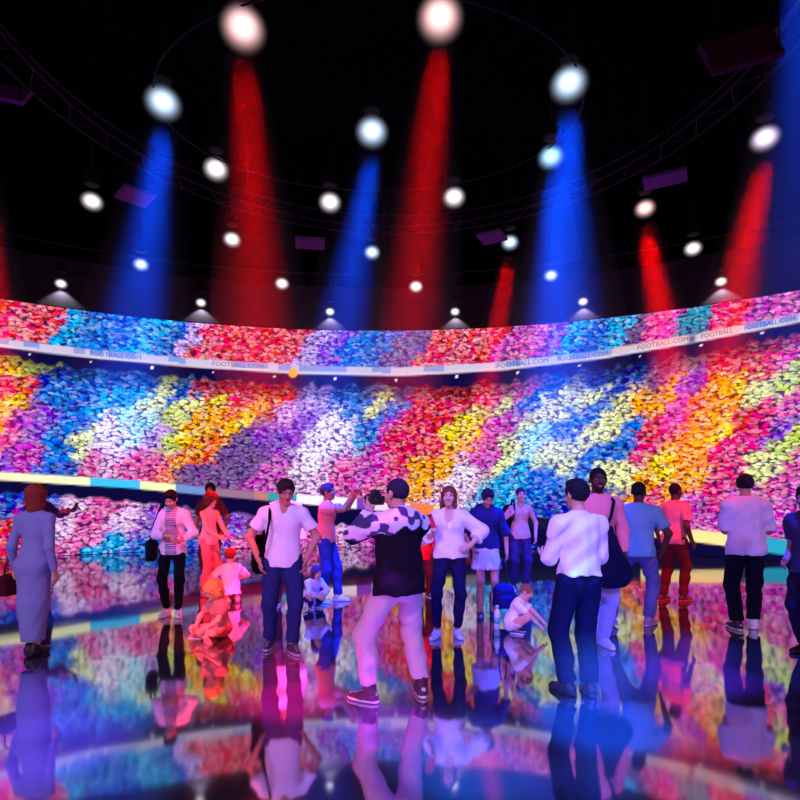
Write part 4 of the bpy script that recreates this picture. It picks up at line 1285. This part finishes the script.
# 12 child hidden behind the man with the camera
B = Body(1.18, child=True, hL={'at': (.28, -.22, .78), 'pole': (1, .3, -.4), 'dir': (.5, -.6, .1)}, hR={'at': (-.22, -.12, .80)}, head=(.3, .2))
person('child in a red top half hidden behind the man with the camera', 424, 597, B, 10, (190, 110, 96), 'short', (60, 24, 20),
       [('t_shirt', top(.022, .7, -.1), (200, 30, 30)), ('trousers', legs(), (110, 26, 30))], (90, 40, 40))

# 13 woman in the open white shirt
B = Body(1.69, True, lean=(-.03, -.02), hL={'at': (.225, -.13, 1.07), 'pole': (1, .35, -.1), 'dir': (-.80, -.50, -.30), 'pn': (-.45, .85, -.1), 'curl': .35},
         hR={'at': (-.20, -.22, 1.20), 'pole': (-.7, .5, -1), 'dir': (-.15, -.55, .75), 'pn': (.8, -.3, 0), 'curl': .7}, head=(-.12, .02, .05), fL=((.085, -.02, .085), .25), fR=((-.155, -.06, .085), -.45), shroll=-.03)


def openshirt(V, B):
    q = V - B.neck; x, f = q @ B.sr, q @ B.f
    inner = np.zeros(len(V), bool)
    C = np.tile(srgb((238, 226, 240)), (len(V), 1)); C[inner] = srgb((120, 60, 96)); return C


p13 = person('red-haired woman in loose white shirt, one hand on her hip', 450, 636, B, -2, FAIR, 'long', (122, 52, 34),
             [('loose_shirt', top(.030, 1.55, -.03, .045, (.24, .095), .007, False, .05), openshirt), ('trousers', legs(.012, .014, 1.9, .10), (26, 22, 66))], (244, 236, 246), sole=(252, 246, 252))
phone(p13, (-.225, -.30, 1.315), (-.35, -.2, .9), (.3, .9, .3), (220, 40, 70), 'red phone in the hand of the red-haired woman')

# 14 woman in the dark hoodie
B = Body(1.68, True, hR={'at': (-.22, -.10, .96), 'pole': (-1, .5, 0)}, hL={'at': (.27, -.05, .88), 'pole': (1, .6, 0)}, head=(.05, .55), fL=((.10, 0, .085), .1), fR=((-.08, .0, .085), -.1))
p14 = person('person in a navy hoodie and pale pleated skirt with head bowed', 486, 617, B, 4, (196, 124, 120), 'short', (34, 24, 60),
             [('hoodie', top(.030, 1.05, -.02, .03, None, .005, True, .03), (38, 34, 98)), ('pleated_skirt', skirt(.30, .165, .20, .12, .85, None, .008), (222, 206, 236))], (30, 28, 90), sole=(60, 60, 140), boot=.22)
bag(p14, B, (.19, -.14, .30), (.24, .20, .32), (24, 26, 92), 'navy bag low beside the legs of the person in the hoodie', rot=.2, handle=(.05, .30))
X, Y = ground(497, 629)
bt = empty('water_bottle', 'white water bottle standing on the floor left of the crouching toddler', 'bottle', (X, Y, 0))
mb = MB(); mb.lathe([(.030, 0), (.036, .006), (.036, .19), (.030, .215), (.017, .235), (.017, .245)], (238, 240, 244), 20); mb.build('bottle_body', M_PLASTIC, bt, smooth=True)
mb = MB(); mb.lathe([(.020, .245), (.020, .275), (.017, .28)], (200, 210, 226), 16); mb.build('cap', M_PLASTIC, bt, smooth=True)
mb = MB(); mb.lathe([(.0365, .07), (.0365, .14)], (110, 190, 190), 20); mb.build('bottle_band', M_PLASTIC, bt, smooth=True)

# 16 woman in the tan tank top
B = Body(1.67, True, hL={'at': (.255, -.06, .90), 'pole': (1, .8, 0)}, hR={'at': (-.16, -.15, 1.32), 'pole': (-1, .2, -1), 'dir': (.3, .1, .9), 'pn': (0, .9, 0), 'curl': .8}, head=(0, .05))
p16 = person('woman in a tan tank top and dark trousers, hand at her bag strap', 520, 589, B, 2, (214, 150, 140), 'tied', (60, 34, 40),
             [('tank_top', top(.020, 0, -.08, tank=True), (206, 150, 132)), ('trousers', legs(.014, .03), (52, 38, 84))], (40, 36, 60))
bag(p16, B, (-.10, .20, 1.20), (.28, .14, .38), (40, 30, 60), 'small dark backpack on the woman in the tan tank top', 'backpack',
    strap_to=[(-.12, .13, 1.34), (-.115, .06, 1.47), (-.115, -.05, 1.46), (-.13, -.15, 1.33), (-.14, -.13, 1.18), (-.16, .05, 1.08)])

# 17 toddler crouching
B = Body(.98, child=True, pel=(0, .10, .22), lean=(0, -.42), fL=((.10, .02, .085), .15, (.3, -1, .4)), fR=((-.10, .02, .085), -.15, (-.3, -1, .4)),
         hL={'at': (.12, -.62, .20), 'pole': (.4, .4, .6), 'dir': (0, -.8, -.6), 'pn': (0, .3, -1)}, hR={'at': (-.12, -.58, .16), 'pole': (-.4, .4, .6), 'dir': (0, -.8, -.6), 'pn': (0, .3, -1)}, head=(0, .5))
person('toddler in a white T-shirt crouching and reaching to the floor', 516, 633, B, 66, (226, 158, 140), 'crop', (150, 84, 66),
       [('t_shirt', top(.024, .8, -.02), (248, 236, 240)), ('shorts', legs(.026, .03, 1.05), (240, 206, 214))], (44, 36, 110), sole=(230, 220, 240))

# 18 man in the white shirt
B = Body(1.735, thin=.88, lean=(-.01, -.02), hL={'at': (.16, -.30, 1.10), 'pole': (.45, .9, -.8), 'dir': (-.4, -.8, .1), 'pn': (-.4, 0, .8), 'curl': .5}, hR={'at': (-.16, -.30, 1.12), 'pole': (-.35, .8, -.9), 'dir': (.4, -.8, .1)}, head=(.15, .1),
         fL=((.075, -.05, .085), .4), fR=((-.085, .02, .085), -.2))
p18 = person('dark-haired man in a white shirt and navy trousers, seen from behind', 579, 695, B, 192, FAIR, 'short', (16, 14, 26),
             [('shirt', top(.022, 1.25, .03, .026, None, .008, False, .03), (236, 228, 240)), ('trousers', legs(.026, .036, 1.95, .10, .004), (18, 22, 58)),
              ('belt', band(.065, .178, .018, .78), (70, 44, 50))], (26, 24, 48), h=.008, sole=(30, 28, 50))

# 19 bearded man with the sling bag
B = Body(1.88, hL={'at': (.24, -.06, .87), 'pole': (1, .8, 0)}, hR={'at': (-.24, -.1, .9)}, head=(-.15, .03), fL=((.05, -.02, .085), .2), fR=((-.07, .03, .085), -.2))
p19 = person('tall bearded man in a salmon sweater facing the camera', 597, 645, B, 2, DARKSKIN, 'crop', (14, 10, 12),
             [('sweater', top(.018, 1.80, -.09, .016), (232, 130, 138)), ('trousers', legs(.018, .026), (170, 176, 216))], (220, 210, 226), beard=(16, 10, 10), lip=(170, 110, 110))
bag(p19, B, (.06, -.25, .98), (.40, .18, .66), (18, 18, 46), 'large navy sling bag carried by the bearded man', 'sling_bag', rot=-.1,
    strap_to=[(-.02, -.24, 1.22), (.06, -.215, 1.38), (.12, -.15, 1.535), (.13, .0, 1.585), (.11, .12, 1.50), (.0, .19, 1.3), (-.15, .14, 1.05), (-.16, -.12, .95)])

# 20 man striding
B = Body(1.77, lean=(-.01, -.05), pel=(0, 0, .925), hR={'at': (-.27, -.08, .90), 'pole': (-1, 1, 0)}, hL={'at': (.26, .06, .9), 'pole': (1, 1, 0)}, head=(-.35, .0), fL=((.30, .10, .085), .9, None, .25), fR=((-.12, -.06, .085), -.5))
person('man in a teal T-shirt and jeans mid-stride, seen from behind', 638, 626, B, 158, DARKSKIN, 'crop', (16, 10, 12),
       [('t_shirt', top(.022, .75, -.09, .03), (104, 150, 176)), ('jeans', legs(.016, .026), (92, 88, 140))], (150, 110, 130), sole=(200, 150, 180))

# 21 man in profile, red light
B = Body(1.73, hR={'at': (-.25, -.06, .90)}, hL={'at': (.25, .0, .9)}, head=(.0, .0), fL=((.09, .14, .085), .1), fR=((-.09, -.08, .085), -.1))
person('man in a pale T-shirt in profile, standing before the yellow board', 674, 601, B, 118, DARKSKIN, 'crop', (20, 10, 12),
       [('t_shirt', top(.018, .7, -.1), (214, 120, 130)), ('trousers', legs(.014, .02), (96, 26, 34))], (70, 26, 34), sole=(200, 60, 60))

# 22 man in the big white T-shirt
B = Body(1.83, hR={'at': (-.18, -.26, 1.16), 'pole': (-.35, .7, -.9), 'dir': (.1, -.8, .35), 'pn': (.3, 0, .9), 'curl': .5}, hL={'at': (.10, -.3, 1.12), 'pole': (.35, .7, -.9), 'dir': (-.4, -.8, .2)}, head=(-.35, .25), fL=((.12, .06, .085), .2), fR=((-.10, -.05, .085), -.45))
p22 = person('man in an oversized white T-shirt and black trousers looking at his phone', 746, 629, B, 172, (200, 140, 130), 'short', (18, 18, 34),
             [('t_shirt', top(.028, .95, -.11, .05, None, .008, False, .05), (216, 198, 232)), ('trousers', legs(.018, .030), (20, 16, 34))], {1: (40, 30, 50), -1: (225, 225, 240)}, sole=(240, 240, 250))
phone(p22, (-.20, -.36, 1.26), (0, -.4, .9), (-.3, .9, .4), (190, 190, 210), 'phone of the man in the oversized white T-shirt', True)

# 23 visitor cut by the right edge
B = Body(1.68, hR={'at': (-.10, -.20, .98), 'pole': (-.4, 1, -.2)}, hL={'at': (.22, -.14, .92), 'pole': (.4, 1, -.2)}, head=(.1, .1), fL=((.09, -.06, .085), .1), fR=((-.09, .06, .085), -.1))
person('dark-clothed visitor in profile cut off by the right picture edge', 809, 655, B, -72, (170, 110, 120), 'short', (16, 14, 24),
       [('t_shirt', top(.018, .7, -.1), (60, 50, 84)), ('trousers', legs(.016, .026), (34, 24, 52))], (30, 20, 30), sole=(40, 26, 40))

# 24 visitor beyond the woman in the long dress
B = Body(1.72, hR={'at': (-.10, -.50, 1.32), 'pole': (-.3, .2, -1), 'dir': (0, -1, .1), 'pn': (.6, 0, .7)}, hL={'at': (.08, -.50, 1.32), 'pole': (.3, .2, -1), 'dir': (0, -1, .1), 'pn': (-.6, 0, .7)}, head=(0, .1))
p24 = person('dark-haired visitor in profile beyond the woman in the long dress', 38, 592, B, 82, (150, 84, 70), 'short', (60, 24, 22),
             [('shirt', top(.018, 1.9, -.1), (60, 40, 84)), ('trousers', legs(), (40, 30, 60))], (30, 24, 40))
phone(p24, (0, -.66, 1.36), (0, -.35, .9), (0, 1, .4), (30, 30, 60), 'dark phone held out beyond the woman in the long dress')


# ------------------------------------------------------------------ added unseen wash lights, camera, picture settings

def wash(pos, tgt, colr, watts, deg=55):
    spot('added_wash_light', pos, tgt, colr, watts, deg, 0.9, 0.25)  # no fixture: spot added out of view to brighten and tint the visitors


wash((-5.5, -1.0, 6.4), (-3.8, 6.0, .9), (.24, .30, 1), 1400, 40)
wash((-3.5, -2.5, 6.5), (-1.4, 6.0, .9), (1, .36, .95), 1500)
wash((-1.5, -2.5, 6.5), (1.0, 6.0, .9), (.60, .36, 1), 1500)
wash((5.0, -1.5, 6.4), (3.2, 6.4, .9), (.52, .34, 1), 1100)
wash((-2.5, 9.4, 6.2), (-2.75, 8.5, .8), (1, .01, .004), 9000, 26)
wash((-1.4, 4.6, 6.2), (-2.62, 8.35, .6), (1, .01, .004), 11000, 19)
wash((-1.5, 3.6, 6.2), (-2.02, 6.25, .3), (1, .01, .004), 8000, 13)
wash((.6, 1.8, 6.2), (.9, 7.2, .4), (.05, .08, 1), 3500, 40)
wash((1.6, 1.0, 6.2), (1.5, 4.4, .3), (.02, .08, 1), 1800, 24)
wash((4.2, 5.6, 6.2), (3.9, 8.0, .8), (1, .02, .06), 3000, 30)


def fog(px, y, Y, rx, rz, colr, watts, label):
    X, Z = at(px, y, Y)[0], max(.05, at(px, y, Y)[2])
    mb = MB(); mb.lathe([(max(.002, rx * math.sin(PI * k / 16)), rz * (1 - math.cos(PI * k / 16))) for k in range(17)], (255, 255, 255), 24)
    o = mb.build('added_glow_fog', M_FOG, None, (X, Y, .012), smooth=True)  # added fog volume standing in for a coloured glow near the floor
    tag(o, label, 'added fog', None, 'stuff')
    spot('added_fog_light', (X, Y, 6.2), (X, Y, 0), colr, watts, math.degrees(2 * math.atan(rx * 1.15 / 6)), 0.9, 0.1)  # unseen spot added overhead to colour this patch


fog(602, 720, 3.95, .50, .34, (.0, .10, 1), 52000, 'added low fog for the blue glow before the man in white shirt')
fog(470, 760, 3.35, .46, .16, (.0, .14, 1), 36000, 'added low fog for the bright blue glow at the bottom centre')
fog(385, 700, 3.9, .42, .16, (.42, .03, 1), 26000, 'added low fog for the violet glow in front of the man with the camera')
fog(292, 690, 4.4, .42, .22, (1, .0, .30), 36000, 'added low fog for the magenta glow before the man in white V-neck')
fog(40, 750, 3.6, .60, .26, (.10, .05, 1), 42000, 'added low fog for the violet glow at the lower left')
fog(690, 660, 5.0, .55, .20, (.10, .03, 1), 32000, 'added low fog for the violet-blue glow before the men at right')

cam = bpy.data.cameras.new('camera'); co = bpy.data.objects.new('camera', cam); COL.objects.link(co)
co.location = (0, 0, CAMZ); co.rotation_euler = (PI / 2, 0, 0)
cam.sensor_width = 36; cam.lens = 36 * FPX / 800; cam.shift_y = (HOR - 400) / 800; cam.clip_end = 100
SC.camera = co
w = bpy.data.worlds.new('hall_dark'); SC.world = w; w.use_nodes = True
w.node_tree.nodes['Background'].inputs[0].default_value = (.004, .003, .006, 1)
vs = SC.view_settings
vs.view_transform = 'Standard'; vs.look = 'None'; vs.gamma = 1; vs.use_curve_mapping = False; vs.exposure = 0.0
SC.cycles.volume_bounces = 0
SC.cycles.volume_step_rate = 1.0
